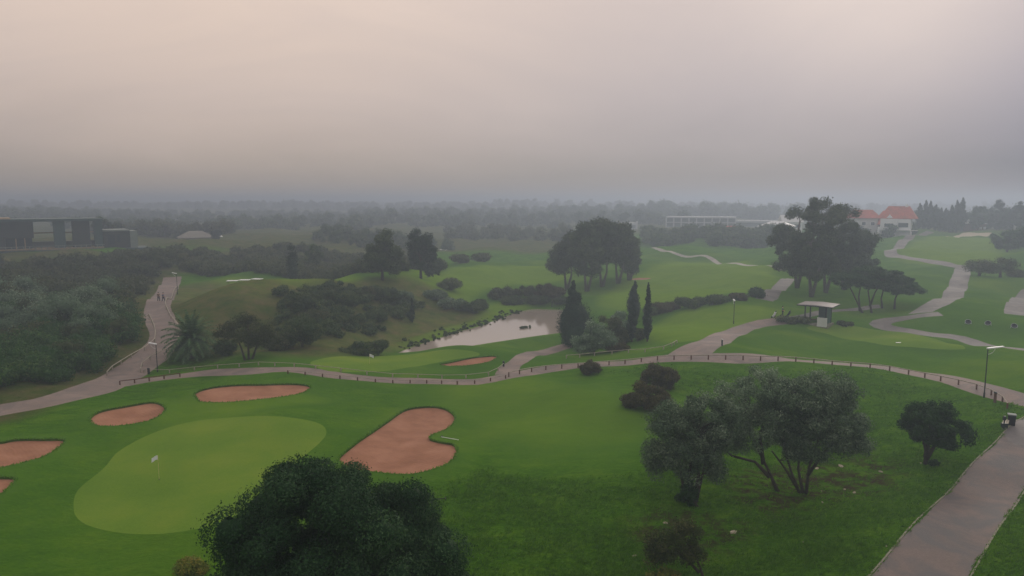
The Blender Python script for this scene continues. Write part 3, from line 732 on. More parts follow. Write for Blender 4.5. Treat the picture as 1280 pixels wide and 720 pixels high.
tree('round_tree', b, [(4, 52, 36, 28), (30, 42, 24, 22), (-16, 56, 20, 18), (8, 68, 26, 15), (2, 34, 28, 13)], 'small round dark tree on the lawn beside the lower road',
     mat='round', cl=.5, n=85, per=300, leaf=(.14, .085), tr=.16, seed=24, core=.6, trunks=[[(0, 0), (0, 14), (-6, 36)], [(0, 12), (12, 34)], [(0, 14), (2, 48)]], twigs=16)
b = G(1160, 582)
bush(b + Vector((.25, -.1, 0)), [(2, 4, 6, 6)], 'small leafy sucker growth at the foot of the round dark tree', 25, 'round', cl=.22, n=9, per=70, leaf=(.12, .07))
b = G(872, 632)
bush(b, [(-12, 14, 14, 16), (-24, 10, 6, 8)], 'leafy basal shoots at the foot of the leftmost olive tree', 26, 'round', cl=.3, n=20, per=90, leaf=(.12, .06))
b = G(884, 731)
tree('dark_shrub_tree', b, [(-50, 46, 32, 20), (-26, 62, 24, 22), (-60, 30, 20, 16), (-20, 38, 18, 16)], 'sparse dark thorny small tree at the bottom edge', mat='brown', cl=.42, n=62, per=150,
     leaf=(.10, .05), tr=.07, seed=27, core=0, cov=.3, trunks=[[(0, 0), (-10, 24), (-20, 44), (-34, 60)], [(-10, 22), (-30, 34), (-56, 40)]], twigs=40)
b = G(836, 728)
bush(b, [(0, 8, 16, 8), (-20, 3, 8, 5)], 'low light green leafy plant below the sparse thorny tree', 28, 'yellow', cl=.3, n=20, per=90, leaf=(.12, .07))
# --- shrubs near the fence
bush(G(824, 484), [(-8, 14, 22, 15), (8, 12, 20, 14)], 'upper of the two reddish brown bushes behind the olive trees', 31, 'red', cl=.5, n=60, per=220, leaf=(.13, .07), group='reddish bushes')
bush(G(806, 511), [(-4, 16, 22, 17), (12, 14, 20, 16), (-16, 10, 14, 9)], 'lower of the two reddish brown bushes behind the olive trees', 32, 'red', cl=.5, n=64, per=220, leaf=(.13, .07), group='reddish bushes')
bush(G(737, 467), [(0, 8, 15, 9)], 'small dark reddish bush just below the fenced path', 33, 'red', cl=.4, n=34, per=180, leaf=(.13, .07))
# --- conifers by the pond
cypress(G(716, 431), 82, 19, 'broad ragged dark conifer at the right end of the pond', 41, name='conifer_tree', rag=.42, n=90, per=170, leaf=(.24, .1), cat='conifer', fat=.16, ex=1.1)
cypress(G(790, 427), 54, 7.2, 'narrow front cypress, left of the cypress pair by the path', 42, n=40, per=170, fat=.45)
cypress(G(809, 427), 74, 6.4, 'tall narrow cypress, right of the cypress pair by the path', 43, n=52, per=160, fat=.35)
cypress(G(792.5, 402), 51, 8.5, 'cypress standing behind the front cypress, its tip above it', 44, n=40, per=150, rag=.25, fat=.4)
bush(G(742, 442), [(0, 22, 22, 20), (-10, 12, 18, 14), (14, 16, 18, 16)], 'big grey green bush right of the broad conifer', 45, 'olive', cl=.8, n=60, per=190, leaf=(.2, .08))
bush(G(762, 436), [(0, 26, 16, 20), (12, 14, 14, 16)], 'rounded brownish bush between the grey bush and the front cypress', 46, 'brown', cl=.7, n=44, per=170, leaf=(.2, .08))
bush(G(775, 420), [(0, 16, 14, 16)], 'hazy olive bush behind the front cypress', 47, 'olive_light', cl=.7, n=30, per=150, leaf=(.2, .08))
bush(G(772, 439), [(0, 5, 15, 6)], 'low reddish bush at the rim of the fenced path', 48, 'red', cl=.4, n=30, per=130, leaf=(.15, .08))
bush(G(800, 425), [(0, 8, 9, 9)], 'scrubby bush between the two narrow cypresses', 49, 'brown', cl=.4, n=24, per=110, leaf=(.15, .08))
# --- palm
def palm(base, s, label):
    root = empty('palm_tree', base, 0, label, 'palm'); g = np.random.default_rng(5)
    mb = MB(); mb.tube([(0, 0, -.3), (0, 0, .6), (0, 0, 1.9), (0, 0, 2.5)], [.62, .5, .46, .62], 12)
    for i in range(60):                                           # cut frond stubs
        a = i * 2.4; z = .2 + i * .036; mb.tube([(math.cos(a) * .42, math.sin(a) * .42, z), (math.cos(a) * .62, math.sin(a) * .62, z + .22)], [.08, .05], 4)
    mb.build('trunk', M['bark'], root)
    for k in range(92):
        ring = k / 92; a = k * 2.39996; el = R(84 - 108 * ring ** .8); L = 3.9 + .5 * g.random()
        P = []; d = Vector((math.cos(a) * math.cos(el), math.sin(a) * math.cos(el), math.sin(el))); p = Vector((0, 0, 2.45)); 
        for i in range(12):
            P.append(p.copy()); p = p + d * (L / 11); d = (d + Vector((0, 0, -.045 - .016 * i))).normalized()
        V = []; Fc = []; up = Vector((0, 0, 1))
        for i in range(1, 12):
            t = (P[i] - P[i - 1]).normalized(); sd_ = t.cross(up); sd_ = sd_.normalized() if sd_.length > .05 else Vector((-math.sin(a), math.cos(a), 0)); n2 = sd_.cross(t)
            w = .5 * math.sin(PI * min(1, (i + 1.2) / 13)) ** .6
            for h_ in (0, .33, .66):
                q = P[i - 1].lerp(P[i], h_)
                for sgn in (-1, 1):
                    tip = q + sd_ * sgn * w + t * w * .55 + n2 * (.12 - .25 * g.random()) - Vector((0, 0, .12)); b0 = len(V)
                    V += [q - t * .06, q + t * .06, tip + t * .02, tip - t * .02]; Fc.append((b0, b0 + 1, b0 + 2, b0 + 3))
        for i in range(11):
            b0 = len(V); o = Vector((-math.sin(a), math.cos(a), 0)) * .035; V += [P[i] - o, P[i] + o, P[i + 1] + o * .7, P[i + 1] - o * .7]; Fc.append((b0, b0 + 1, b0 + 2, b0 + 3))
        mesh_np('frond', [tuple(v) for v in V], Fc, M['palm'], root, tint=g.random(len(Fc)) * .7 + .3 * g.random())
    return root
palm(G(240, 447), 1, 'feathery palm tree at the road junction below the brown bank')
tree('bare_tree', G(311, 449), [(-2, 38, 36, 20), (14, 30, 24, 18), (-24, 32, 18, 15)], 'thin multi stemmed brownish tree right of the palm', mat='brown', cl=.7, n=80, per=120, leaf=(.2, .08), tr=.14, seed=51, core=0, cov=.3,
     trunks=[[(-4, 0), (-8, 14), (-14, 34)], [(0, 0), (0, 18), (2, 36)], [(3, 0), (10, 16), (16, 34)]], twigs=36)
bush(G(284, 444), [(0, 10, 15, 11)], 'dark bush between the palm and the thin brownish tree', 52, 'scrub', cl=.6, n=34, per=120, leaf=(.2, .09))
bush(G(378, 434), [(0, 20, 24, 20), (-18, 12, 14, 14)], 'big dark round bush at the foot of the brown bank', 53, 'scrub', cl=.9, n=60, per=170, leaf=(.22, .1))
bush(G(345, 438), [(0, 10, 16, 11)], 'brown bush beside the thin brownish tree on its right', 54, 'brown', cl=.7, n=34, per=120, leaf=(.2, .1))
bush(G(455, 443), [(0, 8, 22, 9), (20, 9, 14, 10), (-20, 5, 12, 6)], 'low dark waterside thicket behind the second flag', 55, 'scrub', cl=.6, n=60, per=130, leaf=(.2, .09))
cypress(G(515, 403), 30, 4.5, 'little dark conifer alone on the grassy bank slope', 56, name='young_conifer', n=22, per=90, leaf=(.25, .1), rag=.3, cat='conifer')
BB = [(372, 386, 22, 20, 'scrub', 'leftmost dark bush hanging on the crest of the brown bank'), (402, 380, 24, 20, 'scrub', 'wide dark bush on the bank crest just right of the leftmost one'),
      (432, 384, 20, 18, 'scrub', 'third bush along the bank crest from the left'), (455, 372, 16, 15, 'brown', 'brownish bush high on the bank below the tall pair of far trees'),
      (478, 378, 22, 21, 'scrub', 'tallest dark bush on the bank, under the left far tree'), (500, 381, 18, 18, 'olive', 'blue green bush right of the tallest bank bush'),
      (392, 402, 20, 14, 'brown', 'brown bush halfway down the bank'), (425, 404, 18, 12, 'scrub', 'low bush halfway down the bank, right of the brown one'), (470, 400, 16, 10, 'scrub', 'small bush low on the bank below the tallest one'),
      (545, 374, 16, 12, 'olive', 'bluish bush at the start of the descending bank row'), (566, 386, 22, 13, 'olive', 'wide bluish bush in the descending bank row'),
      (588, 390, 15, 14, 'scrub', 'dark bush near the lower end of the descending row'), (600, 387, 10, 15, 'scrub', 'upright bush at the lower end of the descending row'),
      (562, 362, 15, 14, 'reed', 'pale green bush above the descending row beside the fairway'), (628, 374, 20, 15, 'brown', 'rounded bush left of the far pond shore'), (655, 370, 16, 14, 'brown', 'greenish brown bush above the far pond shore'),
      (670, 379, 18, 9, 'scrub', 'low hedge like bush on the far pond shore'), (640, 380, 14, 8, 'scrub', 'low bush at the foot of the rounded bush by the shore'),
      (688, 374, 26, 18, 'red', 'reddish autumn bush in front of the big hazy trees'), (700, 379, 14, 8, 'scrub', 'small hazy bush beside the big hazy trees, by the shore'),
      (865, 383, 24, 11, 'scrub', 'wide dark hedge bush beyond the cypresses'), (832, 388, 20, 9, 'red', 'reddish hedge bush just right of the cypresses'), (897, 378, 16, 8, 'scrub', 'thin right end of the hedge on the fairway rim'),
      (922, 374, 12, 5, 'red', 'flat reddish shrub between the hedge and the conical bush'), (945, 371, 9, 10, 'round', 'neat conical dark bush on the fairway rim'),
      (815, 392, 12, 8, 'scrub', 'dark bush behind the tall narrow cypress')]
for i, (x, y, rx, hh, mt, lb) in enumerate(BB):
    bush(G(x, y), [(0, hh * .5, rx, hh * .55), (rx * .35, hh * .4, rx * .6, hh * .42)], lb, 60 + i, mt, cl=.8, n=30, per=120, leaf=(.24, .11), group='bushes along the bank and fairways')

# --- far trees
tree('broad_tree', G(478, 350), [(0, 32, 24, 26), (-8, 24, 20, 20), (6, 52, 8, 12), (12, 26, 16, 20)], 'left one of the far pair of tall dark trees, round topped', mat='euca', cl=1.3, n=70, per=170, leaf=(.4, .18), tr=.3, seed=91, twigs=10)
tree('pine_tree', G(526, 348), [(0, 30, 18, 26), (-2, 52, 9, 18), (8, 48, 7, 14), (12, 24, 12, 22), (-10, 44, 6, 16)], 'right one of the far pair of tall dark trees, with pointed tops', mat='cypress', cl=1.1, n=70, per=170, leaf=(.4, .18), tr=.3, seed=92, twigs=10)
for i, a in enumerate([
    (708, 362, [(2, 45, 24, 30), (-10, 36, 16, 20), (10, 62, 16, 16)], 'leftmost tree of the big hazy clump beyond the pond'),
    (733, 364, [(-4, 58, 22, 24), (4, 40, 22, 26), (0, 78, 14, 10)], 'second tree from the left in the big hazy clump'),
    (752, 358, [(0, 62, 26, 22), (-2, 44, 24, 24), (2, 76, 16, 14)], 'tallest tree of the big hazy clump, bulging at its top'),
    (772, 354, [(2, 48, 24, 26), (8, 36, 18, 22), (0, 64, 18, 14)], 'fourth tree from the left in the big hazy clump'),
    (786, 350, [(0, 34, 14, 22), (2, 22, 13, 16)], 'rightmost lower tree of the big hazy clump')]):
    tree('broad_tree', G(a[0], a[1]), a[2], a[3], mat='euca', cl=1.5, n=60, per=170, leaf=(.45, .2), tr=.35, seed=95 + i, twigs=10, bark='bark_grey', core=.5,
         trunks=[[(0, 0), (-2, 16), (-4, 40)], [(1, 0), (6, 18), (6, 42)]], group='trees of the hazy clump beyond the pond')
for i, a in enumerate([
    (1014, 371, [(10, 96, 30, 26), (0, 66, 36, 32), (4, 116, 16, 12), (-16, 42, 24, 24), (8, 36, 28, 20)], 'tallest eucalyptus, its top rising above all other trees', 110, .45),
    (1032, 366, [(14, 76, 32, 34), (20, 40, 30, 26), (-4, 50, 28, 32), (-8, 86, 20, 18)], 'eucalyptus filling the middle of the big right hand clump', 100, .5),
    (1054, 362, [(8, 58, 28, 30), (14, 34, 26, 24), (22, 60, 16, 18), (-8, 40, 22, 26)], 'right eucalyptus of the big clump, beside the red roofs', 80, .5),
    (996, 360, [(-6, 92, 15, 11), (-18, 70, 16, 12), (-2, 46, 26, 26), (-26, 54, 16, 12), (-14, 30, 16, 12)], 'leftmost eucalyptus of the big clump, open and gappy', 60, .3)]):
    tree('eucalyptus_tree', G(a[0], a[1]), a[2], a[3], cat='eucalyptus', mat='euca', cl=1.15, n=a[4], per=230, leaf=(.36, .14), tr=.32, seed=110 + i, twigs=16, bark='bark_grey', core=a[5],
         trunks=[[(0, 0), (-3, 24), (-4, 56), (0, 84)], [(0, 0), (6, 26), (10, 54)]], group='eucalyptus trees of the right hand clump')
for i, a in enumerate([
    (1079, 391, [(-16, 42, 26, 12), (-2, 46, 22, 13), (-26, 34, 12, 7)], [[(0, 0), (-7, 12), (-16, 30), (-20, 40)], [(-4, 4), (-6, 20), (-4, 40)]], 'leftmost umbrella pine, leaning left over the shelter path'),
    (1090, 391, [(2, 44, 32, 15), (-6, 52, 18, 9)], [[(0, 0), (-3, 12), (-6, 28), (-2, 40)], [(-3, 10), (2, 26), (8, 38)]], 'second umbrella pine from the left, highest crown'),
    (1103, 385, [(6, 34, 30, 14), (14, 28, 22, 9)], [[(0, 0), (-2, 12), (0, 24), (4, 34)]], 'third umbrella pine from the left'),
    (1118, 386, [(10, 27, 24, 10), (0, 30, 20, 11), (18, 22, 14, 6)], [[(0, 0), (0, 12), (3, 22), (4, 30)]], 'rightmost umbrella pine with the lowest crown')]):
    tree('umbrella_pine', G(a[0], a[1]), a[2], a[4], cat='pine tree', mat='pine', cl=.7, n=75, per=220, leaf=(.2, .09), tr=.17, seed=120 + i, twigs=20, core=.6, trunks=a[3], flat=.6, group='umbrella pines behind the shelter')
# trees of the far right skyline
NC = 9
for i in range(NC):
    x = 1148 + i * 6.6; p = at_d(x, 292, 318 + (i % 3) * 5); b = Vector((p[0], p[1], gz(p[0], p[1])))
    tp = topix(b)[1]; ht = (tp - (258 - 6 * math.sin(i * .9 + .5) - i * .5))
    cypress(b, ht, 6.5, ['leftmost', 'second', 'third', 'fourth', 'fifth', 'sixth', 'seventh', 'eighth', 'rightmost'][i] + (' tree from the left' if 0 < i < 8 else ' tree') + ' in the dense dark row right of the red roofs', 130 + i,
            name='conifer_tree', n=26, per=120, leaf=(.6, .28), rag=.2, cat='conifer', fat=.55, group='dark row of conifers right of the red roofs')
def far_tree(x, ytop, ybase, D, rx, mat, lb, seed, n=40, core=.55, name='broad_tree', per=130, leaf=.5, **kw):
    p = at_d(x, ybase, D); b = Vector((p[0], p[1], gz(p[0], p[1]))); s = depth(b) / F; yb = topix(b)[1]; hh = yb - ytop
    return tree(name, b, [(0, hh * .62, rx, hh * .38), (0, hh * .38, rx * .9, hh * .3), (rx * .15, hh * .8, rx * .55, hh * .2)], lb, mat=mat, cl=max(1.0, rx * s * .22), n=n, per=per, leaf=(leaf, leaf * .45),
                tr=.3, seed=seed, core=core, twigs=8, **kw)
far_tree(1222, 255, 291, 330, 14, 'round', 'rounded hazy tree over the small pavilion on the skyline', 141)
far_tree(1246, 249, 293, 330, 14, 'cypress', 'pointed dark tree second from the right end of the skyline', 142)
far_tree(1274, 251, 295, 320, 15, 'cypress', 'dark tree at the right end of the skyline', 143)
far_tree(1258, 262, 296, 335, 12, 'round', 'low tree between the two dark trees at the right skyline', 144)
far_tree(1258, 287, 323, 235, 20, 'pine', 'dark spreading tree on the hill at the right edge', 145, n=60)
far_tree(1284, 283, 325, 232, 24, 'pine', 'largest dark spreading tree cut by the right edge', 146, n=60)
far_tree(1222, 324, 369, 172, 20, 'brown', 'left leafless brownish tree on the range slope', 147, core=0, cov=.22, per=45, leaf=.25, name='bare_tree')
far_tree(1248, 322, 372, 168, 22, 'brown', 'right leafless brownish tree on the range slope', 148, core=0, cov=.22, per=45, leaf=.25, name='bare_tree')
far_tree(1268, 338, 366, 175, 12, 'brown', 'small leafless tree at the end of the range slope', 149, core=0, cov=.22, per=45, leaf=.25, name='bare_tree')
far_tree(366, 304, 348, 165, 7, 'cypress', 'thin upright tree behind the raised tee', 150, n=26, name='pine_tree')
far_tree(392, 305, 344, 190, 13, 'scrub', 'round tree behind the raised tee, right of the thin one', 151, n=36)
far_tree(502, 330, 352, 172, 12, 'scrub', 'low bushy tree between the far pair of tall trees', 152, n=30)
far_tree(548, 322, 350, 182, 10, 'scrub', 'low tree just right of the pointed far tree', 153, n=30)
far_tree(576, 318, 342, 215, 14, 'brown', 'left brownish tree beyond the bright fairway', 154, n=36)
far_tree(602, 317, 341, 220, 14, 'brown', 'right brownish tree beyond the bright fairway', 155, n=36)
far_tree(128, 270, 300, 262, 12, 'scrub', 'tree rising behind the modern building at its right corner', 156, n=36)
far_tree(146, 277, 302, 266, 9, 'scrub', 'lower tree beside the one behind the modern building', 157, n=30)
far_tree(271, 288, 312, 285, 7, 'cypress', 'dark narrow tree right of the pale pitched roof house', 158, n=24)

# ---- stuff: masses nobody could count
def mass(name, pts, sizes, label, cat, mat, per, leaf, ncl=7, seed=0, core=.5, tall=.5):
    g = np.random.default_rng(seed); cs = []; rs = []; ct = []
    for (x, y, z), r in zip(pts, sizes):
        t0 = g.random()
        for k in range(ncl):
            d = g.normal(size=3); d /= np.linalg.norm(d); d[2] = abs(d[2])
            cs.append((x + d[0] * r * .6, y + d[1] * r * .6, z + r * .25 + d[2] * r * tall * 1.1)); rs.append(r * (.38 + .22 * g.random())); ct.append(np.clip(t0 + .2 * g.normal(), 0, 1))
    cs = np.array(cs); rs = np.array(rs)
    V, Fc, tint = leaf_cards(cs, np.stack([rs, rs, rs * .85], -1), per, leaf * 1.1, leaf * .62, seed, clump_tint=np.array(ct))
    V2, F2 = core_blobs(cs, rs, core, seed); Fc = np.vstack([Fc, F2 + len(V)]); V = np.vstack([V, V2]); tint = np.append(tint, np.full(len(F2), .3))
    return tag(mesh_np(name, V, Fc, M[mat], tint=tint), label, cat, kind='stuff')
def scatter(pxpoly, n, g, hfun=None, world=False):
    P = np.array([(p if world else hit(*p)[:2]) for p in pxpoly]); lo, hi = P.min(0), P.max(0); out = []
    while len(out) < n:
        q = lo + (hi - lo) * g.random(2)
        # denser nearby so that the picture stays evenly covered
        if inside(q[:1], q[1:], P)[0] and g.random() < min(1, (95 / max(60, q[1])) ** 1.1): out.append(q)
    out = np.array(out); ok = np.ones(len(out), bool)
    for k, c in centre.items():
        if k in ('road_left', 'path_main', 'path_hill'): ok &= seg_dist(out[:, 0], out[:, 1], c, False) > 4.6
    out = out[ok]
    return np.column_stack([out, h_full(out[:, 0], out[:, 1])])
g = np.random.default_rng(3)
sc1 = scatter([(-160, 500), (0, 487), (60, 478), (110, 464), (145, 448), (172, 430), (186, 415), (186, 392), (120, 378), (0, 380), (-160, 380)], 330, g)
mass('scrub', sc1, 1.5 + 1.5 * g.random(len(sc1)) ** 1.5, 'dense dark green scrub left of the winding road', 'scrub', 'maquis', 260, .26, ncl=7, seed=4)
sc1b = scatter([(-160, 470), (0, 450), (100, 430), (175, 412), (182, 390), (120, 375), (-160, 380)], 60, g)
mass('scrub', sc1b, 2.6 + 1.3 * g.random(len(sc1b)), 'grey green rounded bushes standing out of the scrub left of the road', 'scrub', 'olive', 300, .27, ncl=8, seed=44, tall=.75)
sc1c = scatter([(-160, 495), (0, 480), (100, 460), (165, 430), (182, 390), (120, 378), (-160, 380)], 70, g)
mass('scrub', sc1c, 1.4 + 1.5 * g.random(len(sc1c)), 'brownish dry bushes mixed into the scrub left of the road', 'scrub', 'brown', 200, .24, ncl=6, seed=45, tall=.8)
sc2 = scatter([(-200, 392), (190, 388), (197, 366), (206, 346), (190, 334), (130, 330), (-200, 330)], 400, g)
mass('scrub', sc2, 1.8 + 1.6 * g.random(len(sc2)), 'hazy brownish scrub on the slope under the modern building', 'scrub', 'brown', 90, .46, ncl=6, seed=5)
sc3 = scatter([(222, 352), (250, 345), (330, 341), (470, 341), (560, 336), (500, 328), (420, 318), (150, 320), (130, 326), (200, 334)], 420, g)
mass('scrub', sc3, 1.6 + 1.4 * g.random(len(sc3)), 'brown hazy scrub between the raised tee and the far houses', 'scrub', 'brown', 80, .55, ncl=6, seed=6)
sc4 = scatter([(340, 366), (440, 360), (500, 366), (530, 384), (500, 400), (420, 425), (340, 430)], 190, g)
mass('undergrowth', sc4, .6 + 1.1 * g.random(len(sc4)) ** 1.5, 'low dark brush covering the right half of the bank', 'undergrowth', 'scrub', 110, .26, ncl=5, seed=7, tall=.5)
def far_wood(x0, x1, D0, D1, n, r0, r1, lb, mat, seed, leaf=.8, per=60, tall=1.0):
    g = np.random.default_rng(seed); px = x0 + (x1 - x0) * g.random(n); D = D0 + (D1 - D0) * g.random(n); X = (px - 640) / F * D
    P = np.column_stack([X, D, h_full(X, D)]); return mass('woodland', P, r0 + (r1 - r0) * g.random(n), lb, 'woodland', mat, per, leaf, ncl=8, seed=seed, tall=tall)
far_wood(806, 905, 285, 330, 60, 2.6, 3.8, 'hazy wood below the long white hotel', 'scrub', 201, .6, 80)
far_wood(890, 985, 268, 300, 50, 2.8, 4.2, 'hazy wood below the orange roofed house', 'scrub', 202, .6, 80)
far_wood(440, 860, 470, 850, 340, 4, 6.5, 'misty blue wood filling the far valley', 'scrub', 203, 1.2, 50)
far_wood(790, 1000, 600, 720, 60, 5, 9.5, 'fog veiled tall trees behind the hotel', 'scrub', 204, 1.5, 50)
far_wood(120, 290, 310, 380, 80, 3, 4.4, 'brownish wood on the left skyline beside the modern building', 'brown', 205, .7, 60)
far_wood(556, 710, 330, 430, 60, 2.6, 4.2, 'brownish hazy wood at the end of the far valley fairway', 'brown', 211, .7, 60)
far_wood(395, 560, 265, 330, 60, 2.2, 3.6, 'hazy wood behind the far pair of tall trees', 'scrub', 212, .6, 60)
far_wood(-120, 600, 950, 1250, 420, 4, 6.5, 'barely visible wood on the misty left hills', 'scrub', 206, 2, 40)
far_wood(-120, 480, 400, 800, 620, 3.2, 5, 'misty wood covering the plain behind the left houses', 'scrub', 210, 1.1, 50)
far_wood(560, 1500, 950, 1400, 300, 5, 8, 'barely visible wood on the misty right horizon', 'scrub', 207, 2, 40)
far_wood(1060, 1140, 286, 310, 26, 2.2, 3.4, 'garden shrubs in front of the red roofed houses', 'round', 208, .5, 60)
far_wood(1185, 1300, 345, 380, 40, 5, 8, 'dark wood along the right skyline', 'round', 209, .7, 60)
# reeds on the far pond shore
far_shore = pond[np.arange(len(pond))]
fs = [q for q in far_shore if (seg_dist(np.array([q[0]]), np.array([q[1]]), np.array([at_z(522, 432, POND_Z)[:2], at_z(548, 423, POND_Z)[:2], at_z(615, 402, POND_Z)[:2], at_z(640, 392, POND_Z)[:2]]), False)[0] < 2.5)]
P = []
for q in fs:
    for k in range(5):
        a = np.array(q) + g.normal(size=2) * .9; P.append((a[0] - .3, a[1] + .9, max(POND_Z - .05, gz(a[0], a[1]) - .1)))
mass('waterside_plants', np.array(P), .15 + .45 * g.random(len(P)) ** 4, 'dark tangled plants along the far shore of the pond', 'shore plants', 'scrub', 60, .2, ncl=4, seed=8, tall=.7)
P = [(at_z(650 + 16 * g.random(), 409 + 2 * g.random(), POND_Z)) for _ in range(12)]
mass('water_weeds', np.array(P), .16 + .22 * g.random(12), 'dark clump of weeds standing in the middle of the pond', 'water weeds', 'scrub', 40, .2, ncl=3, seed=9, tall=.5)

# grass tufts of the rough in the foreground
def tufts():
    g = np.random.default_rng(77); N = 150000
    r = 24 * (105 / 24) ** g.random(N); a = R(-15) + R(54) * g.random(N); X = r * np.sin(a); Y = r * np.cos(a)
    ok = np.ones(N, bool)
    for p in list(bunkers.values()) + list(greens.values()) + list(paths.values()):
        lo, hi = p.min(0) - .3, p.max(0) + .3; m = np.nonzero((X > lo[0]) & (X < hi[0]) & (Y > lo[1]) & (Y < hi[1]))[0]
        if len(m): ok[m[inside(X[m], Y[m], p)]] = False
    Z = zone(X, Y); ok &= (g.random(N) > Z[:, 0] * 5) & (g.random(N) > Z[:, 2] * .8)
    dens = .5 + .5 * np.sin(X * .55 + 2 * np.sin(Y * .4)) * np.sin(Y * .8 + 1.5 * np.sin(X * .33)); ok &= g.random(N) < .25 + .75 * dens
    X, Y, r = X[ok], Y[ok], r[ok]; n = len(X); z = h_full(X, Y)
    nb = 4; Xb = np.repeat(X, nb) + g.normal(size=n * nb) * .06; Yb = np.repeat(Y, nb) + g.normal(size=n * nb) * .06; zb = np.repeat(z, nb) - .01
    hh = (.08 + .13 * g.random(n * nb)) * np.repeat(.6 + 1.3 * g.random(n) ** 2, nb); an = g.random(n * nb) * 6.283; w = .012 + .0004 * np.repeat(r, nb)
    lean = .6 * g.normal(size=(n * nb, 2)) * hh[:, None] + hh[:, None] * np.array([.35, -.2])
    dx = np.cos(an) * w; dy = np.sin(an) * w
    V = np.stack([np.stack([Xb - dx, Yb - dy, zb], -1), np.stack([Xb + dx, Yb + dy, zb], -1), np.stack([Xb + lean[:, 0], Yb + lean[:, 1], zb + hh], -1)], 1).reshape(-1, 3)
    t = .5 * np.repeat(g.random(n), nb) + .5 * g.random(n * nb)
    tag(mesh_np('rough_grass', V, np.arange(len(V)).reshape(-1, 3), M['grass'], tint=t), 'tufty unmown grass of the rough round the olive trees', 'grass', kind='stuff')
tufts()
def fringe():
    g = np.random.default_rng(78); X = []; Y = []
    for k in 'abcdef':
        p = bunkers[k]; q = np.roll(p, -1, 0); L = np.hypot(*(q - p).T)
        for a, b_, l in zip(p, q, L):
            m = int(l * 26) + 1; t = g.random(m)[:, None]; c = a + (b_ - a) * t + g.normal(size=(m, 2)) * .07
            o = (c - p.mean(0)); o /= np.hypot(*o.T)[:, None]; c = c + o * .05; X += list(c[:, 0]); Y += list(c[:, 1])
    X = np.array(X); Y = np.array(Y); n = len(X); z = h_full(X, Y); hh = .05 + .13 * g.random(n) ** 2; an = g.random(n) * 6.283; w = .04 + .02 * g.random(n)
    dx = np.cos(an) * w; dy = np.sin(an) * w; ln = g.normal(size=(n, 2)) * .08
    V = np.stack([np.stack([X - dx, Y - dy, z - .03], -1), np.stack([X + dx, Y + dy, z - .03], -1), np.stack([X + ln[:, 0], Y + ln[:, 1], z + hh], -1)], 1).reshape(-1, 3)
    tag(mesh_np('bunker_fringe_grass', V, np.arange(len(V)).reshape(-1, 3), M['grass'], tint=g.random(n)), 'ragged grass growing over the rims of the sand bunkers', 'grass', kind='stuff')
fringe()
print('veg', time.time() - T0)
# ------------------------------------------------------------------ fences, lamps and small things
def along(line, step):
    L = np.append(0, np.cumsum(np.hypot(*np.diff(line, axis=0).T))); m = max(1, int(round(L[-1] / step))); s = np.linspace(0, L[-1], m + 1)
    return np.stack([np.interp(s, L, line[:, 0]), np.interp(s, L, line[:, 1])], -1)
def fence(line, label, post='wood', rail='wood_pale', step=2.0, h=.5, rail_r=.05, post_r=.08, group='low timber fences along the paths'):
    P = along(np.asarray(line), step); z = h_full(P[:, 0], P[:, 1]); base = Vector((P[0][0], P[0][1], z[0]))
    root = empty('timber_fence', base, 0, label, 'fence', group)
    pm = MB().tube([(0, 0, -.25), (0, 0, h * .9), (0, 0, h + .05)], [post_r, post_r, post_r * .8], 7).build('post', M[post], root)
    for i, (q, zz_) in enumerate(zip(P, z)):
        o = pm if i == 0 else pm.copy()
        if i: COL.objects.link(o); o.parent = root
        o.location = (q[0] - base.x, q[1] - base.y, zz_ - base.z)
    mb = MB(); mb.tube([(q[0] - base.x, q[1] - base.y, zz_ - base.z + h + .03) for q, zz_ in zip(P, z)], rail_r, 6); mb.build('rail', M[rail], root)
def off(key, d, a=0, b=1):
    c = centre[key]; t = np.gradient(c, axis=0); t /= np.hypot(t[:, 0], t[:, 1])[:, None]; nr = np.stack([-t[:, 1], t[:, 0]], -1); k = len(c)
    return (c + nr * d)[int(a * k):max(int(b * k), int(a * k) + 2)]
def pxl(l): return smooth_poly([hit(*p) for p in l], 1.0, closed=False)
# centreline of path_main runs right to left, so +normal is towards the camera
fence(pxl([(636, 471), (660, 465.5), (690, 461.5), (730, 459), (780, 455), (850, 449.5), (930, 450), (1000, 452.5), (1080, 459.5), (1130, 467), (1180, 477), (1222, 487), (1250, 500), (1259, 511)]), 'long low timber fence on the near side of the main path, behind the olive trees', h=.5, rail_r=.055)
fence(pxl([(150, 481), (175, 478), (205, 473.5), (225, 471)]), 'short dark brown fence below the left road junction', rail='wood', h=.42)
fence(pxl([(360, 467), (410, 472), (460, 477), (520, 479), (580, 480.5), (632, 473)]), 'low fence with small posts on the near side of the path behind the near green', h=.35, rail='wood_pale', rail_r=.03)
fence(pxl([(180, 466), (250, 462), (310, 457.5), (345, 457.5), (400, 462), (440, 466), (520, 472), (590, 472.5), (615, 468), (630, 458)]), 'thin pale fence on the far side of the path, below the second green', post='wood_pale', h=.4, rail_r=.035, step=3)
fence(pxl([(708, 448), (740, 445), (770, 442), (810, 440), (835, 435), (846, 429)]), 'pale fence curving under the conifer and cypresses', post='wood_pale', h=.4, rail_r=.045, step=2.5)
fence(pxl([(134, 470), (140, 463), (160, 450), (186, 435), (194, 427), (194, 415), (190, 404), (186, 396)]), 'pale fence between the scrub and the left road', post='wood_pale', h=.5, rail_r=.06, step=3)
fence(pxl([(176, 466), (177, 459), (188, 450), (202, 443), (215, 437), (224, 425), (222, 410), (212, 395), (207, 383), (208, 377), (216, 370), (222, 360)]), 'pale fence on the right side of the left road, passing the palm', post='wood_pale', h=.5, rail_r=.06, step=3)

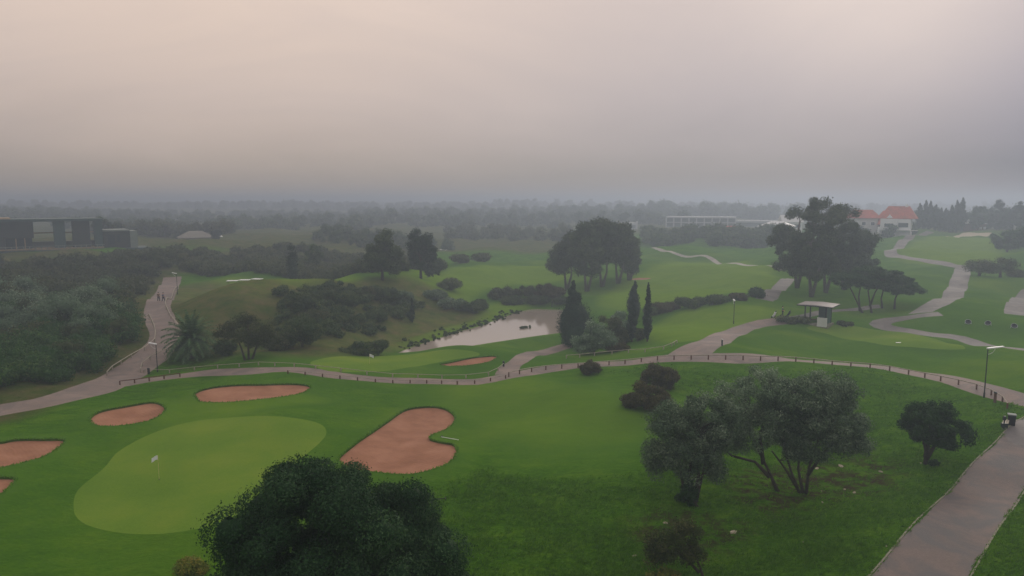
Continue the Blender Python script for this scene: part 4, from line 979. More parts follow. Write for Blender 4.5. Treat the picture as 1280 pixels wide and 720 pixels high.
def street_lamp(base, H_, label, turn, group='street lamps', arm=1.5):
    root = empty('street_lamp', base, turn, label, 'street lamp', group)
    MB().tube([(0, 0, -.2), (0, 0, .5), (0, 0, .52), (0, 0, H_)], [.085, .085, .055, .045], 8).build('pole', M['dark_metal'], root)
    mb = MB(); 
    for i in range(1): mb.prism([(-.08, H_ - .02), (arm, H_ + .16), (arm, H_ + .28), (-.08, H_ + .10)], 'y', -.13, .13)
    mb.build('lamp_head', M['white'], root, bevel=.02)
    MB().tube([(0, 0, H_ - .55), (.25, 0, H_ - .5), (.5, 0, H_ - .35), (.72, 0, H_ - .02)], .025, 6).build('brace', M['pale'], root)
    return root
b = G(1230, 497)
hpx = lambda b, n: n * depth(b) / F
street_lamp(b, hpx(b, 62), 'street lamp with a white tilted head beside the main path on the right', 0)
b = G(197, 465); street_lamp(b, hpx(b, 35), 'dark street lamp at the left road junction beside the palm', R(180), arm=.9)
b = G(222, 368); street_lamp(b, hpx(b, 26), 'far street lamp where the left road disappears', R(180), arm=.9)
b = G(917, 405); street_lamp(b, hpx(b, 29), 'thin lamp post on the grass above the path fork', R(90), arm=.5)

def bollard(base, hh, w, label, slant=False, mat='wood'):
    root = empty('marker_post', base, -az(base), label, 'post')
    MB().box(-w / 2, w / 2, -w / 2, w / 2, -.2, hh * .86).build('shaft', M[mat], root, bevel=.02)
    MB().prism([(-w * .56, hh * .86), (w * .56, hh * .86), (w * .56, hh * .93), (-w * .56, hh)], 'y', -w * .56, w * .56).build('cap', M['dark_metal'], root)
    return root
b = G(1243.5, 503); bollard(b, hpx(b, 14), .24, 'thick dark brown marker post right of the white headed street lamp', mat='wood')
b = G(902.5, 432); bollard(b, hpx(b, 8), .2, 'dark marker post inside the curve of the path fork', mat='dark_metal')
b = G(629.5, 458); bollard(b, hpx(b, 7), .24, 'dark marker post at the bend below the pond', mat='dark_metal')
b = G(186, 467.5); bollard(b, hpx(b, 8), .26, 'dark marker post beside the lamp at the left junction', mat='dark_metal')
b = G(650, 389.5) if False else G(690, 384); bollard(b, hpx(b, 8), .22, 'small dark post on the far shore of the pond', mat='dark_metal')

# litter bin, bench and ball washer by the road
b = G(1264, 531); root = empty('litter_bin', b, R(-30), 'dark litter bin with a grey lid at the road edge', 'litter bin')
MB().prism([(-.24, 0), (.24, 0), (.28, .85), (-.28, .85)], 'y', -.26, .26).build('body', M['black'], root, bevel=.02)
MB().box(-.32, .32, -.3, .3, .852, .95).build('lid', M['grey_green'], root, bevel=.025)
MB().box(-.19, .19, -.268, -.262, .6, .76).build('opening', M['dark_metal'], root)
b = G(1257, 533); root = empty('bench', b, R(52), 'small weathered timber bench beside the litter bin', 'bench')
mb = MB(); [mb.box(-.7, .7, y, y + .12, .42, .46) for y in (-.2, -.05, .1)]; mb.build('seat', M['wood_pale'], root)
for sx in (-.55, .55): MB().prism([(-.18, -.05), (-.12, -.05), (-.1, .42), (.12, .42), (.14, -.05), (.2, -.05), (.18, .418), (-.18, .418)], 'x', sx - .03, sx + .03).build('leg', M['dark_metal'], root)
b = G(1254.5, 537); root = empty('ball_washer', b, 0, 'dark ball washer post standing beside the bench', 'ball washer')
MB().tube([(0, 0, -.1), (0, 0, .04), (0, 0, .05), (0, 0, .8)], [.16, .16, .06, .05], 10).build('post', M['dark_metal'], root)
MB().tube([(0, 0, .802), (0, 0, .86), (0, 0, 1.1), (0, 0, 1.16)], [.10, .14, .14, .08], 10).build('drum', M['dark_metal'], root)
MB().box(-.2, .2, -.12, .12, .2, .55).build('towel_box', M['dark_metal'], root, bevel=.02)

def flagstick(base, hh, label, fs=.5, turn=R(200)):
    root = empty('flagstick', base, turn, label, 'golf flag')
    MB().tube([(0, 0, -.15), (0, 0, hh)], .013 if hh < 2 else .02, 6).build('stick', M['yellow_paint'], root)
    V = []; Fc = []; nx, nz = 7, 5
    for i in range(nx):
        for j in range(nz):
            u = i / (nx - 1); v = j / (nz - 1)
            V.append((u * fs * .9 + .012, .05 * math.sin(u * 7) * u + .04 * u * v, hh - .02 - v * fs * .62 - u * fs * .35 + .04 * math.sin(u * 5)))
    for i in range(nx - 1):
        for j in range(nz - 1): a = i * nz + j; Fc.append((a, a + 1, a + nz + 1, a + nz))
    mb = MB().add(V, Fc).add([(x, y + .006, z) for x, y, z in V], [f[::-1] for f in Fc]); mb.build('flag', M['white'], root)
    MB().tube([(0, 0, .006), (0, 0, .014)], .07, 12).build('cup', M['black'], root)
M['yellow_paint'] = plain('pale_yellow_paint', (.62, .55, .25), .5, .05, 2)
b = G(199, 599); flagstick(b, hpx(b, 31), 'white flag on a thin stick in the large near green', fs=.5, turn=R(175))
b = G(462, 455); flagstick(b, hpx(b, 13), 'small white flag on the second green by the pond', fs=.6, turn=R(20))
b = G(1123, 428.5); root = empty('hole_marker', b, 0, 'flat white marker lying on the long practice green', 'marker')
MB().prism([(-.35, -.1), (.3, -.14), (.4, .08), (-.3, .13)], 'z', .005, .05).build('plate', M['white'], root)

# rake beside the bunker
b = G(562, 549); root = empty('bunker_rake', b, R(155), 'white handled rake lying beside the kidney shaped bunker', 'rake')
MB().tube([(-.9, 0, .07), (.85, 0, .09)], .025, 6).build('handle', M['white'], root)
mb = MB().box(.85, .9, -.3, .3, .06, .12); [mb.box(.86, .89, y, y + .02, .0, .06) for y in np.linspace(-.28, .26, 8)]; mb.build('head', M['black'], root)
b = G(547, 625); root = empty('bunker_rake', b, R(10), 'dark rake lying in the grass right of the huge dark tree', 'rake')
MB().tube([(-.5, 0, .06), (.5, 0, .08)], .03, 6).build('handle', M['dark_metal'], root)
mb = MB().box(.5, .56, -.25, .25, .05, .12); [mb.box(.51, .54, y, y + .02, .0, .05) for y in np.linspace(-.24, .2, 7)]; mb.build('head', M['black'], root)

# stones
def stone(px, py, r, lb, sd_):
    b = G(px, py); rr = random.Random(sd_)
    o = MB().blob((0, 0, r * .12), (r, r * .6, r * .42), 9, 6, noise=.5, sd=sd_).build('stone', M['stone']); o.location = b; o.rotation_euler = (0, 0, rr.random() * 3); tag(o, lb, 'stone', 'pale stones in the grass near the olive trees')
ST = [(917, 666, 0.25, 'largest pale stone in the grass between the olives and the thorny tree'), (832, 654, 0.15, 'pale stone beside the top of the thorny tree'), (793, 695, 0.13, 'faint flat stone in the grass left of the thorny tree'),
      (1021, 586, 0.20, 'pale stone right of the right olive trunk'), (1051, 583, 0.24, 'long pale stone farther right of the olive trunks'), (1101, 590, 0.18, 'stone at the right end of the bare earth patch'),
      (1056, 612, 0.13, 'small stone at the left of the low pair'), (1068, 616, 0.17, 'larger stone of the low pair under the olive tree'), (1028, 628, 0.10, 'small lone stone below the right olive trunk'),
      (1151, 579, 0.09, 'tiny white stone at the foot of the round dark tree'), (1108, 683, 0.07, 'tiny stone alone in the grass near the road'), (1004, 678, 0.07, 'tiny stone in the worn patch at bottom centre right'), (1027, 614, 0.08, 'tiny stone just right of the right olive foot')]
for i, a in enumerate(ST): stone(*a, i + 1)

# three target boards on the range
for i, (x, y, lb) in enumerate([(1210, 405, 'leftmost of the three white rimmed dark target nets on the range'), (1235, 406.5, 'middle one of the three white rimmed dark target nets on the range'), (1267.5, 410, 'rightmost of the three white rimmed dark target nets on the range')]):
    b = G(x, y); root = empty('target_net', b, [-.5, -.9, -.4][i], lb, 'target net', 'target nets on the driving range')
    k = 16; ring = [(math.cos(q * 6.2832 / k) * .42, math.sin(q * 6.2832 / k) * .22 - .1, .36 + math.sin(q * 6.2832 / k) * .32) for q in range(k + 1)]
    MB().tube(ring, .035, 6).build('rim', M['grey_rim'], root)
    V = [(0, .15, .35)] + ring[:-1]; MB().add(V, [(0, 1 + q, 1 + (q + 1) % k) for q in range(k)]).build('net', M['black'], root)
    for sx in (-.4, .4): MB().tube([(sx, .1, -.1), (sx, -.05, .4)], .03, 5).build('leg', M['white'], root)

# shelter
b = G(1022, 404); root = empty('shelter', b, R(-38), 'flat roofed open shelter with dark posts behind the practice green', 'shelter')
MB().box(-2.75, 2.75, -2.4, 2.4, 2.95, 3.12).build('roof_frame', M['dark_metal'], root, bevel=.03)
MB().prism([(-2.7, 3.122), (2.7, 3.122), (0, 3.26)], 'y', -2.35, 2.35).build('roof', M['roof_grey'], root)
for sx in (-1.6, 1.6):
    for sy in (-1.5, 1.5): MB().box(sx - .09, sx + .09, sy - .09, sy + .09, -.3, 2.948).build('post', M['dark_metal'], root)
MB().box(-.3, 1.5, 1.46, 1.52, .15, 2.6).build('back_panel', M['green_panel'], root)
MB().box(1.57, 1.63, -1.0, 1.4, .15, 2.6).build('side_panel', M['green_panel'], root)
MB().box(.4, 1.9, -1.98, -1.8, -.2, 1.25).build('low_wall', M['pale'], root, bevel=.02)
MB().box(-1.3, 1.2, .7, 1.2, .4, .48).build('bench_seat', M['wood'], root)
MB().box(-2.0, 2.0, -1.9, 1.9, -.4, .06).build('floor_slab', M['kerb'], root)
for i, (x, y, rx, hh, mt, lb) in enumerate([(978, 402, 8, 8, 'reed', 'left clump of pale ornamental grass beside the shelter'), (990, 404, 8, 7, 'brown', 'brown clump of ornamental grass, second left of the shelter'), (1004, 403.5, 10, 8, 'reed', 'yellowish ornamental grass clump touching the shelter'),
     (1055, 406, 10, 4, 'brown', 'low brown planting right of the shelter')]):
    bush(G(x, y), [(0, hh * .45, rx, hh * .5)], lb, 230 + i, mt, name='ornamental_grass', cat='plant', cl=.35, n=24, per=90, leaf=(.45, .05), core=.4, up=1.2, group='planting round the shelter')

# golf bags on trolleys
def trolley(base, turn, label, bagmat):
    root = empty('golf_trolley', base, turn, label, 'golf trolley', 'golf trolleys left of the shelter')
    MB().tube([(0, .05, .25), (0, -.25, .6), (0, -.42, 1.05)], [.16, .17, .15], 10).build('bag', M[bagmat], root)
    for q in range(5): MB().tube([(-.08 + q * .04, -.4, 1.0), (-.1 + q * .05, -.55, 1.3)], [.012, .03], 5).build('club', M['black'], root)
    MB().tube([(0, .2, .2), (0, -.3, .45), (0, -.9, 1.0)], .02, 6).build('handle', M['black'], root)
    for sx in (-.35, .35): MB().tube([(sx - .03, 0, .15), (sx + .03, 0, .15)], .16, 14).build('wheel', M['tyre'], root)
trolley(G(966.5, 397.5), .5, 'white golf bag on a trolley at the path end left of the shelter', 'white')
trolley(G(984, 396.5), 1.4, 'dark golf bag on a trolley nearest the shelter', 'cloth_dark')

# golf carts behind the raised tee
def golf_cart(base, turn, label):
    root = empty('golf_cart', base, turn, label, 'golf cart', 'golf carts parked behind the raised tee')
    MB().prism([(-1.15, .3), (1.15, .3), (1.2, .62), (.75, .82), (.55, .5), (-.2, .5), (-.25, .75), (-1.15, .8)], 'y', -.55, .55).build('body', M['white'], root, bevel=.03)
    MB().box(-1.2, .75, -.66, .66, 1.86, 1.96).build('roof', M['white'], root, bevel=.04)
    MB().box(-.6, -.1, -.5, .5, .78, .9).build('seat', M['black'], root, bevel=.03); MB().box(-.72, -.6, -.5, .5, .9, 1.3).build('backrest', M['black'], root, bevel=.03)
    for sx, lean in ((-1.05, .05), (.62, .25)):
        for sy in (-.52, .52): MB().tube([(sx + lean, sy, .7), (sx, sy, 1.87)], .025, 6).build('roof_post', M['dark_metal'], root)
    MB().tube([(.55, .25, .75), (.3, .25, 1.05)], .02, 6).build('steering_column', M['black'], root)
    for sx in (-.8, .85):
        for sy in (-.55, .55):
            w = MB().tube([(sx, sy - .08, .23), (sx, sy + .08, .23)], .23, 16).build('wheel', M['tyre'], root); MB().tube([(sx, sy - .085, .23), (sx, sy + .085, .23)], .11, 10).build('rim', M['pale'], w)
    return root
def cart_z(px, py, D): return at_d(px, py, D)
for i, (x, y, lb) in enumerate([(292, 350.3, 'leftmost golf cart with a white roof behind the raised tee'), (307, 349.6, 'middle golf cart with a white roof behind the raised tee'), (322.5, 348.2, 'rightmost golf cart with a white roof behind the raised tee')]):
    for D in np.arange(129, 170, .25):                                # stand it where its roof shows above the crest
        p = at_d(x, y, D)
        if p[2] - gz(p[0], p[1]) > 1.93: break
    golf_cart(Vector((p[0], p[1], gz(p[0], p[1]))), R(8 - 12 * i), lb)
    print('cart', D, gz(p[0], p[1]))

# people
def person(base, turn, label, shirt, trousers, stride=.25, arms=.2, H_=1.75, seed=0):
    root = empty('person', base, turn, label, 'person')
    def skin(name, verts, edges, radii, mat, rootv=0, lv=1, parent=root):
        me = bpy.data.meshes.new(name); me.from_pydata(verts, edges, []); o = bpy.data.objects.new(name, me); COL.objects.link(o)
        md = o.modifiers.new('s', 'SKIN'); md.use_smooth_shade = True
        for i, r in enumerate(radii): me.skin_vertices[0].data[i].radius = (r, r * .8 if r > .09 else r)
        me.skin_vertices[0].data[rootv].use_root = True
        sb = o.modifiers.new('u', 'SUBSURF'); sb.levels = lv; sb.render_levels = lv
        dg = bpy.context.evaluated_depsgraph_get(); m2 = bpy.data.meshes.new_from_object(o.evaluated_get(dg)); bpy.data.objects.remove(o)
        m2.materials.clear(); m2.materials.append(M[mat]); return link(name, m2, parent)
    s = stride
    V = [(0, 0, .95), (0, 0, 1.15), (0, 0, 1.4), (0, .0, 1.5), (0, -.02, 1.58), (0, -.03, 1.68),
         (-.1, 0, .9), (-.11, -s * .6, .5), (-.11, -s, .08), (-.11, -s - .14, .03), (.1, 0, .9), (.11, s * .35, .5), (.11, s, .1), (.11, s - .12, .03),
         (-.19, 0, 1.4), (-.25, .08, 1.15), (-.24, -arms, .92), (-.24, -arms - .05, .84), (.19, 0, 1.4), (.25, .05, 1.14), (.24, -arms, .93), (.24, -arms - .05, .85)]
    E = [(0, 1), (1, 2), (2, 3), (3, 4), (4, 5), (0, 6), (6, 7), (7, 8), (8, 9), (0, 10), (10, 11), (11, 12), (12, 13), (2, 14), (14, 15), (15, 16), (16, 17), (2, 18), (18, 19), (19, 20), (20, 21)]
    Rr = [.14, .13, .14, .055, .085, .10, .085, .06, .04, .045, .085, .06, .04, .045, .06, .045, .032, .035, .06, .045, .032, .035]
    skin('body', V, E, Rr, 'skin')
    ids = [0, 1, 2, 14, 15, 18, 19]; mp_ = {v: i for i, v in enumerate(ids)}
    skin('shirt', [V[i] for i in ids], [(0, 1), (1, 2), (2, 3), (3, 4), (2, 5), (5, 6)], [Rr[i] + .022 for i in ids], shirt)
    ids = [0, 6, 7, 8, 10, 11, 12]
    skin('trousers', [V[i] for i in ids], [(0, 1), (1, 2), (2, 3), (0, 4), (4, 5), (5, 6)], [Rr[i] + .022 for i in ids], trousers)
    MB().blob((0, .0, 1.70), (.10, .115, .10), 10, 7).build('hair', M['hair'], root, smooth=True)
    return root
person(G(204.5, 377.5), 2.6, 'walker in a grey blue jacket, right one of a pair on the left road', 'cloth_blue', 'cloth_dark')
person(G(198.5, 377), 2.9, 'walker in brown clothes, left one of a pair on the left road', 'cloth_brown', 'cloth_dark', stride=.15)
person(G(978, 395.5), 1.2, 'person in teal standing between two golf trolleys near the shelter', 'cloth_teal', 'cloth_dark', stride=.1, arms=.3)

# ------------------------------------------------------------------ buildings
def site(px, py, D, turn=0, name='building', label='', cat='building', drop=0):
    p = at_d(px, py, D); b = Vector((p[0], p[1], p[2] - drop)); return empty(name, b, -az(b) + turn, label, cat), depth(b) / F
# modern building on the left hill: local units are px at its distance
root, s = site(60, 309, 218, R(4), 'modern_building', 'long modern dark building with tall open pillars on the left hill')
def B(x0, x1, y0, y1, z0, z1, name, mat, **kw): return MB().box(x0 * s, x1 * s, y0 * s, y1 * s, z0 * s, z1 * s).build(name, M[mat], root, **kw)
B(-130, 61, -8, 60, 32.0, 35.2, 'roof', 'teal'); B(-130, -36, -2, 58, 35.21, 36.6, 'roof_kerb', 'tan')
B(-130, -14, -4, 56, 12, 31.9, 'wall', 'dark_wall'); 
for x0, x1 in ((7, 19), (27, 46), (51, 60)): B(x0, x1, -5, 4, -1, 31.95, 'pillar', 'teal' if x0 != 27 else 'dark_wall')
B(-14, 60, 20, 24, 16.5, 18.0, 'handrail', 'tan'); B(-14, 60, 26, 34, -1, 6, 'parapet', 'grey_green')
B(-12.5, 60.5, -8, 40, -3, -1.05, 'deck', 'tan'); B(-130, -14.1, -10, 50, -2.5, -1.0, 'terrace', 'tan')
B(-43, -16, -2, 30, -.9, 11.9, 'window_band', 'glass'); B(-130, -43.5, -5, 30, -.9, 11.9, 'lower_wall', 'dark_wall')
for x in (-33, -24): B(x, x + 1, -3, -2.1, -.9, 11.9, 'mullion', 'tan')
B(60.7, 92, -2, 40, -4, 18, 'wing_wall', 'dark_wall'); B(60.5, 92, -3, 42, 18.05, 20, 'wing_roof', 'grey_green'); B(92.1, 101, -2, 40, -6, 18, 'end_wall', 'grey_green'); B(66, 74, -2.6, -2.1, 1, 14, 'window', 'glass')
B(77, 80, -2.7, -2.1, 4, 14, 'window', 'glass')
B(-130, 78, -13, 44, -8, -3.1, 'plinth', 'teal'); B(78.1, 116, -6, 40, -10, -4.1, 'low_wall', 'teal'); B(-30, 52, -12, 40, -26, -8.1, 'base_wall', 'dark_wall'); B(-130, -30.1, -12, 40, -26, -8.1, 'base_wall', 'dark_wall'); B(52.1, 116, -5, 40, -26, -10.1, 'base_wall', 'dark_wall')
mb = MB(); [mb.box(x * s, (x + .7) * s, -12.6 * s, -12.1 * s, -3 * s, 1.6 * s) for x in range(-128, 60, 6)]; mb.box(-130 * s, 61 * s, -12.6 * s, -12.1 * s, 1.65 * s, 2.2 * s); mb.build('balustrade', M['grey_green'], root)

def hip_roof(x0, x1, y0, y1, z, rise, ov, name, mat, root, gable=False, ins=None):
    ym = (y0 + y1) / 2; ins = (0 if gable else (y1 - y0) / 2) if ins is None else ins
    V = [(x0 - ov, y0 - ov, z), (x1 + ov, y0 - ov, z), (x1 + ov, y1 + ov, z), (x0 - ov, y1 + ov, z), (x0 - ov + ins, ym, z + rise), (x1 + ov - ins, ym, z + rise),
         (x0 - ov, y0 - ov, z - .25), (x1 + ov, y0 - ov, z - .25), (x1 + ov, y1 + ov, z - .25), (x0 - ov, y1 + ov, z - .25)]
    return MB().add(V, [(0, 1, 5, 4), (2, 3, 4, 5), (1, 2, 5), (3, 0, 4), (6, 9, 8, 7), (0, 6, 7, 1), (1, 7, 8, 2), (2, 8, 9, 3), (3, 9, 6, 0)]).build(name, M[mat], root)
def house(px, py, D, w, d, h, rise, label, turn=0, wall='pale', roof='tile', name='house', wins=3, floors=1, gable=False, drop=1.5, chim=False, win='glass'):
    root, s = site(px, py, D, turn, name, label, 'house' if name == 'house' else 'building')
    MB().box(-w / 2, w / 2, 0, d, -drop - 3, h).build('wall', M[wall], root)
    if rise: hip_roof(-w / 2, w / 2, 0, d, h + .26, rise, .5, 'roof', roof, root, gable)
    else: MB().box(-w / 2 - .4, w / 2 + .4, -.4, d + .4, h + .003, h + .35).build('roof', M[roof], root)
    fh = h / floors
    for fl in range(floors):
        for i in range(wins):
            x = -w / 2 + w * (i + .5) / wins; f_ = MB().box(x - w / wins * .36, x + w / wins * .36, -.06, -.005, fl * fh + fh * .28, fl * fh + fh * .8).build('window', M['white'], root)
            MB().box(x - w / wins * .31, x + w / wins * .31, -.10, -.065, fl * fh + fh * .33, fl * fh + fh * .76).build('pane', M[win], f_)
    if chim: MB().box(w * .2, w * .2 + .8, d * .5, d * .5 + .8, h + rise * .5, h + rise + .8).build('chimney', M[wall], root)
    return root
house(248, 304.5, 290, 12, 8, 2.2, 2.6, 'pale hip roofed house on the left skyline', R(12), wall='tan_wall', roof='tan_wall', floors=1)
house(270, 305, 300, 6, 6, 2.4, 1.5, 'small white annex right of the pale hip roofed house', R(-5), roof='white', floors=1, wins=2)
house(309, 305, 345, 22, 10, 2.6, 1.6, 'wide white roofed building left of the raised tee trees', R(10), wall='white', roof='white', wins=5)
house(377, 307, 350, 10, 8, 3.0, 0, 'white flat roofed block just right of the wide white building', 0, wall='white', roof='white', wins=3)
house(420, 311, 355, 16, 8, 2.6, 1.4, 'low pale roofed building left of the far pair of trees', R(6), wall='pale', roof='pale', wins=4)
house(551, 326, 300, 4.5, 5, 4.2, 0, 'small white building right of the pointed far tree', 0, wall='white', roof='white', wins=1)
M['off_white'] = plain('weathered_white', (.5, .52, .53), .8, .06, .5)
# tall white block behind the hazy clump
root, s = site(785, 318, 430, 0, 'apartment_block', 'white apartment block half hidden behind the hazy tree clump')
MB().box(-6, 4.5, 0, 10, -6, 19).build('wall', M['off_white'], root)
MB().box(4.52, 5.5, -1, 10, -6, 19.6).build('side_fin', M['off_white'], root)
for fl in range(5):
    f_ = MB().box(-5.6, 4.1, -.5, -.01, 1.2 + fl * 3.6, 3.4 + fl * 3.6).build('window', M['hotel_glass'], root); MB().box(-5.8, 4.3, -1.4, -.51, .8 + fl * 3.6, 1.15 + fl * 3.6).build('balcony', M['off_white'], root)
# hotel
root, s = site(875, 293, 415, R(-3), 'hotel', 'long white framed hotel with rows of glass balconies in the mist', 'hotel')
W_, Z_ = 42 * s, 21 * s
MB().box(-W_, W_, 1.5, 14, -12, Z_ - .4).build('wall', M['hotel_glass'], root)
MB().box(-W_, W_, -.6, 14.5, Z_ - .38, Z_ + .4).build('roof_slab', M['off_white'], root)
for fl in range(1, 4): MB().box(-W_, W_, -.4, 1.49, Z_ * (1 - fl / 3.3) - .2, Z_ * (1 - fl / 3.3) + .25).build('floor_slab', M['off_white'], root)
for i in range(10):
    x = -W_ + 2 * W_ * i / 9; MB().box(x - .3, x + .3, -.55, 1.48, -8, Z_ - .4).build('fin', M['off_white'], root)
root2, s = site(828, 293, 412, R(-3), 'hotel_annex', 'low white annex at the left end of the hotel', 'building')
MB().box(-9, 9, 1, 10, -10, 1.4).build('wall', M['hotel_glass'], root2); MB().box(-9.5, 9.5, 0, 10, 1.42, 2.6).build('roof', M['off_white'], root2)
root, s = site(945, 292, 430, R(-3), 'hotel_wing', 'white hotel wing with horizontal bands right of the long hotel', 'hotel wing')
MB().box(-17, 17, 1.5, 12, -12, 6.6).build('wall', M['hotel_glass'], root); MB().box(-17.3, 17.3, 0, 12.2, 6.62, 7.8).build('roof', M['off_white'], root)
for z in (3.0, -.6): MB().box(-17, 17, .2, 1.48, z, z + 1.0).build('balcony', M['off_white'], root)
house(905, 296, 345, 17, 9, 2.0, 3.0, 'orange roofed house below the hotel', R(-8), wall='pale', roof='tile', wins=4)
house(880, 296, 348, 8, 7, 2.6, 1.2, 'white roofed cottage left of the orange roofed house', 0, wall='white', roof='white', wins=2)
house(967, 303, 300, 13, 9, 6.5, 2.0, 'white two floor villa glimpsed behind the leftmost eucalyptus', R(-12), wall='white', roof='white', floors=2, wins=3)
house(990, 297, 310, 8, 8, 6.5, 3.0, 'blue white gabled house showing between the eucalyptus crowns', R(14), wall='white', roof='pale', floors=2, wins=2, gable=True)
# red roofed houses
root, s = site(1117, 291, 290, R(-6), 'villa', 'white fronted villa with big red tiled roofs on the right hill', 'villa')
u = s
MB().box(-15 * u, 18 * u, 0, 22 * u, -6 * u, 17 * u).build('wall', M['white'], root)
MB().box(-15.2 * u, 3 * u, -2.6 * u, -.02, 3.5 * u, 17.5 * u).build('bay', M['white'], root)
MB().box(-18 * u, -15.3 * u, -3 * u, 6 * u, -6 * u, 7 * u).build('buttress', M['white'], root)
f_ = MB().box(-11 * u, 0 * u, -2.9 * u, -2.62 * u, 7 * u, 12 * u).build('window', M['white'], root); MB().box(-10.5 * u, -.5 * u, -3.1 * u, -2.92 * u, 7.5 * u, 11.5 * u).build('pane', M['glass'], f_)
f_ = MB().box(4 * u, 16 * u, -.3 * u, -.02, 6 * u, 13 * u).build('window', M['white'], root); MB().box(4.6 * u, 15.4 * u, -.5 * u, -.32 * u, 7 * u, 12.5 * u).build('pane', M['glass'], f_)
f_ = MB().box(-13 * u, -3 * u, -.3 * u, -.02, -4 * u, 2.5 * u).build('door', M['glass'], root); MB().box(4 * u, 26 * u, -5 * u, -.02, 3 * u, 3.8 * u).build('terrace', M['pale'], root)
hip_roof(-16 * u, 22 * u, 2 * u, 24 * u, 18 * u, 15 * u, 2 * u, 'roof', 'tile', root, ins=9 * u)
hip_roof(-19 * u, -5 * u, 1 * u, 14 * u, 18.4 * u, 9 * u, 1 * u, 'porch_roof', 'tile', root, ins=6 * u)
MB().prism([(-9 * u, 18.5 * u), (-2 * u, 18.5 * u), (-5.5 * u, 22.5 * u)], 'y', -.6 * u, 6 * u).build('dormer', M['white'], root)
MB().box(10 * u, 13 * u, 12 * u, 15 * u, 26 * u, 35 * u).build('chimney', M['white'], root)
root, s = site(1083, 290, 305, R(8), 'villa', 'hazy red roofed villa just left of the white fronted one', 'villa'); u = s
MB().box(-22 * u, 12 * u, 0, 20 * u, -6 * u, 17 * u).build('wall', M['pale'], root); hip_roof(-22 * u, 14 * u, 0, 20 * u, 17.6 * u, 10 * u, 2 * u, 'roof', 'tile', root, ins=9 * u)
for x in (-16, -6, 4): f_ = MB().box(x * u, (x + 5) * u, -.3 * u, -.02, 8 * u, 13 * u).build('window', M['white'], root); MB().box((x + .5) * u, (x + 4.5) * u, -.5 * u, -.32 * u, 8.5 * u, 12.5 * u).build('pane', M['glass'], f_)
hip_roof(12 * u, 24 * u, -6 * u, 16 * u, 10 * u, 10 * u, 1 * u, 'side_roof', 'tile', root, ins=5 * u); MB().box(13 * u, 23 * u, -5 * u, 15 * u, -6 * u, 9.7 * u).build('side_wall', M['wood'], root)
root, s = site(1218, 288, 335, 0, 'pavilion', 'small dark pavilion with white trim among the right skyline trees', 'pavilion'); u = s
MB().box(-12 * u, 12 * u, 0, 12 * u, -6 * u, 8 * u).build('wall', M['wood'], root); MB().box(-13 * u, -3 * u, -2 * u, 13 * u, 8.02 * u, 9.6 * u).build('roof', M['white'], root)
MB().prism([(-12 * u, 9.62 * u), (-4 * u, 9.62 * u), (-7 * u, 13.5 * u)], 'y', 0, 10 * u).build('roof_peak', M['white'], root); MB().box(-2.5 * u, 13 * u, -2 * u, 13 * u, 8.02 * u, 9.0 * u).build('flat_roof', M['pale'], root)
for x in (5, 9): f_ = MB().box(x * u, (x + 3) * u, -.3 * u, -.02, 1.5 * u, 4.5 * u).build('window', M['white'], root)
root, s = site(1268, 291, 325, 0, 'white_pylon', 'thin white pillar among the trees at the right skyline', 'pillar'); MB().box(-1.4 * s, 1.4 * s, 0, 2 * s, -4 * s, 10 * s).build('shaft', M['pale'], root, bevel=.1); MB().box(-1.9 * s, 1.9 * s, -.4 * s, 2.4 * s, 10.01 * s, 11 * s).build('cap', M['white'], root)
print('things', time.time() - T0)
# ------------------------------------------------------------------ light, air, sky
sun_el, sun_az = R(21), R(29)
sd = bpy.data.lights.new('sun', 'SUN'); sd.energy = 1.15; sd.angle = R(16); sd.color = (1, .9, .78)
so = bpy.data.objects.new('sun', sd); COL.objects.link(so)
dirv = Vector((math.sin(sun_az) * math.cos(sun_el), math.cos(sun_az) * math.cos(sun_el), math.sin(sun_el)))
so.rotation_euler = dirv.to_track_quat('Z', 'Y').to_euler(); so.location = (0, 0, 60)

wd = bpy.data.worlds.new('World'); scene.world = wd; wd.use_nodes = True; nt = wd.node_tree; nt.nodes.clear()
out = nt.nodes.new('ShaderNodeOutputWorld'); bg = nt.nodes.new('ShaderNodeBackground'); nt.links.new(bg.outputs[0], out.inputs[0])
tc = nd(nt, 'ShaderNodeTexCoord').outputs['Generated']
nrm = nd(nt, 'ShaderNodeVectorMath', operation='NORMALIZE'); nt.links.new(tc, nrm.inputs[0])
sx = nd(nt, 'ShaderNodeSeparateXYZ'); nt.links.new(nrm.outputs[0], sx.inputs[0])
mp = nd(nt, 'ShaderNodeMapping'); mp.inputs['Scale'].default_value = (1, 1, 3.5); nt.links.new(nrm.outputs[0], mp.inputs[0])
cl = noise(nt, 1.6, 5, .55, mp.outputs[0], .4)
zz = math_(nt, 'MULTIPLY_ADD', math_(nt, 'SUBTRACT', cl, .5), .11, sx.outputs[2])
base = ramp(nt, zz, [(0, (.165, .18, .22)), (.035, (.19, .20, .24)), (.08, (.30, .285, .32)), (.15, (.42, .38, .40)), (.27, (.575, .50, .485)), (.6, (.78, .70, .66)), (1, (.9, .84, .80))])
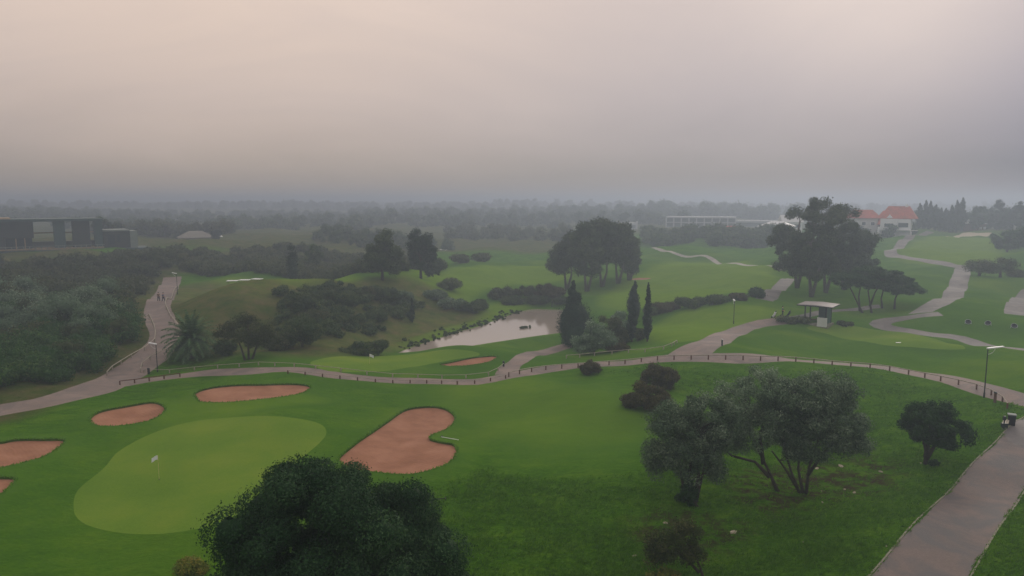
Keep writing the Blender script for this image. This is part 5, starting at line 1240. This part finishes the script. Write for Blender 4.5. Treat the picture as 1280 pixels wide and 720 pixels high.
def dirglow(v, p, k, colr):
    v = Vector(v).normalized()
    dt = nd(nt, 'ShaderNodeVectorMath', operation='DOT_PRODUCT'); nt.links.new(nrm.outputs[0], dt.inputs[0]); dt.inputs[1].default_value = v
    q = math_(nt, 'MULTIPLY', math_(nt, 'POWER', math_(nt, 'MAXIMUM', dt.outputs['Value'], 0), p), k)
    return mix(nt, 1.0, (0, 0, 0), mix(nt, q, (0, 0, 0), colr), 'ADD')
g1 = dirglow((math.sin(R(-24)), math.cos(R(-24)), math.sin(R(13))), 5, 1.0, (.25, .15, .05))
g2 = dirglow((math.sin(R(29)), math.cos(R(29)), math.tan(R(17))), 60, 1.0, (.22, .17, .11))
g3 = dirglow((.70, .71, .0), 9, 1.0, (.22, .18, .105))
c = mix(nt, 1.0, base, g1, 'ADD'); c = mix(nt, 1.0, c, g2, 'ADD'); c = mix(nt, 1.0, c, g3, 'SUBTRACT')
c = mix(nt, math_(nt, 'MULTIPLY', math_(nt, 'SUBTRACT', noise(nt, 1.7, 6, .62, mp.outputs[0], 1.2), .35), .9), c, mix(nt, 1, c, (.74, .77, .85), 'MULTIPLY'))
sky = nd(nt, 'ShaderNodeTexSky', sky_type='NISHITA', sun_disc=False, sun_elevation=sun_el, sun_rotation=sun_az)
c = mix(nt, .006, c, sky.outputs[0])
nt.links.new(c, bg.inputs[0]); bg.inputs[1].default_value = 1.0

hz = MB().box(-3700, 3700, -3700, 3700, -12, 33).build('haze', M['white'])
m, nt, out = newmat('haze_air'); pv = nd(nt, 'ShaderNodeVolumePrincipled'); pv.inputs['Color'].default_value = (.50, .575, .71, 1)
pv.inputs['Density'].default_value = .0018; pv.inputs['Anisotropy'].default_value = .5; nt.links.new(pv.outputs[0], out.inputs['Volume'])
hz.data.materials.clear(); hz.data.materials.append(m); tag(hz, 'pale morning mist filling the valley and thickening with distance', 'mist', kind='stuff')

vs = scene.view_settings; scene.display_settings.display_device = 'sRGB'
vs.view_transform = 'Standard'; vs.look = 'None'; vs.gamma = 1; vs.exposure = 0; vs.use_curve_mapping = False
cy = scene.cycles; cy.volume_bounces = 2; cy.max_bounces = 6; cy.diffuse_bounces = 3; cy.transparent_max_bounces = 8; cy.use_denoising = True
cy.sample_clamp_indirect = 4
print('script', time.time() - T0, 'objects', len(scene.objects))
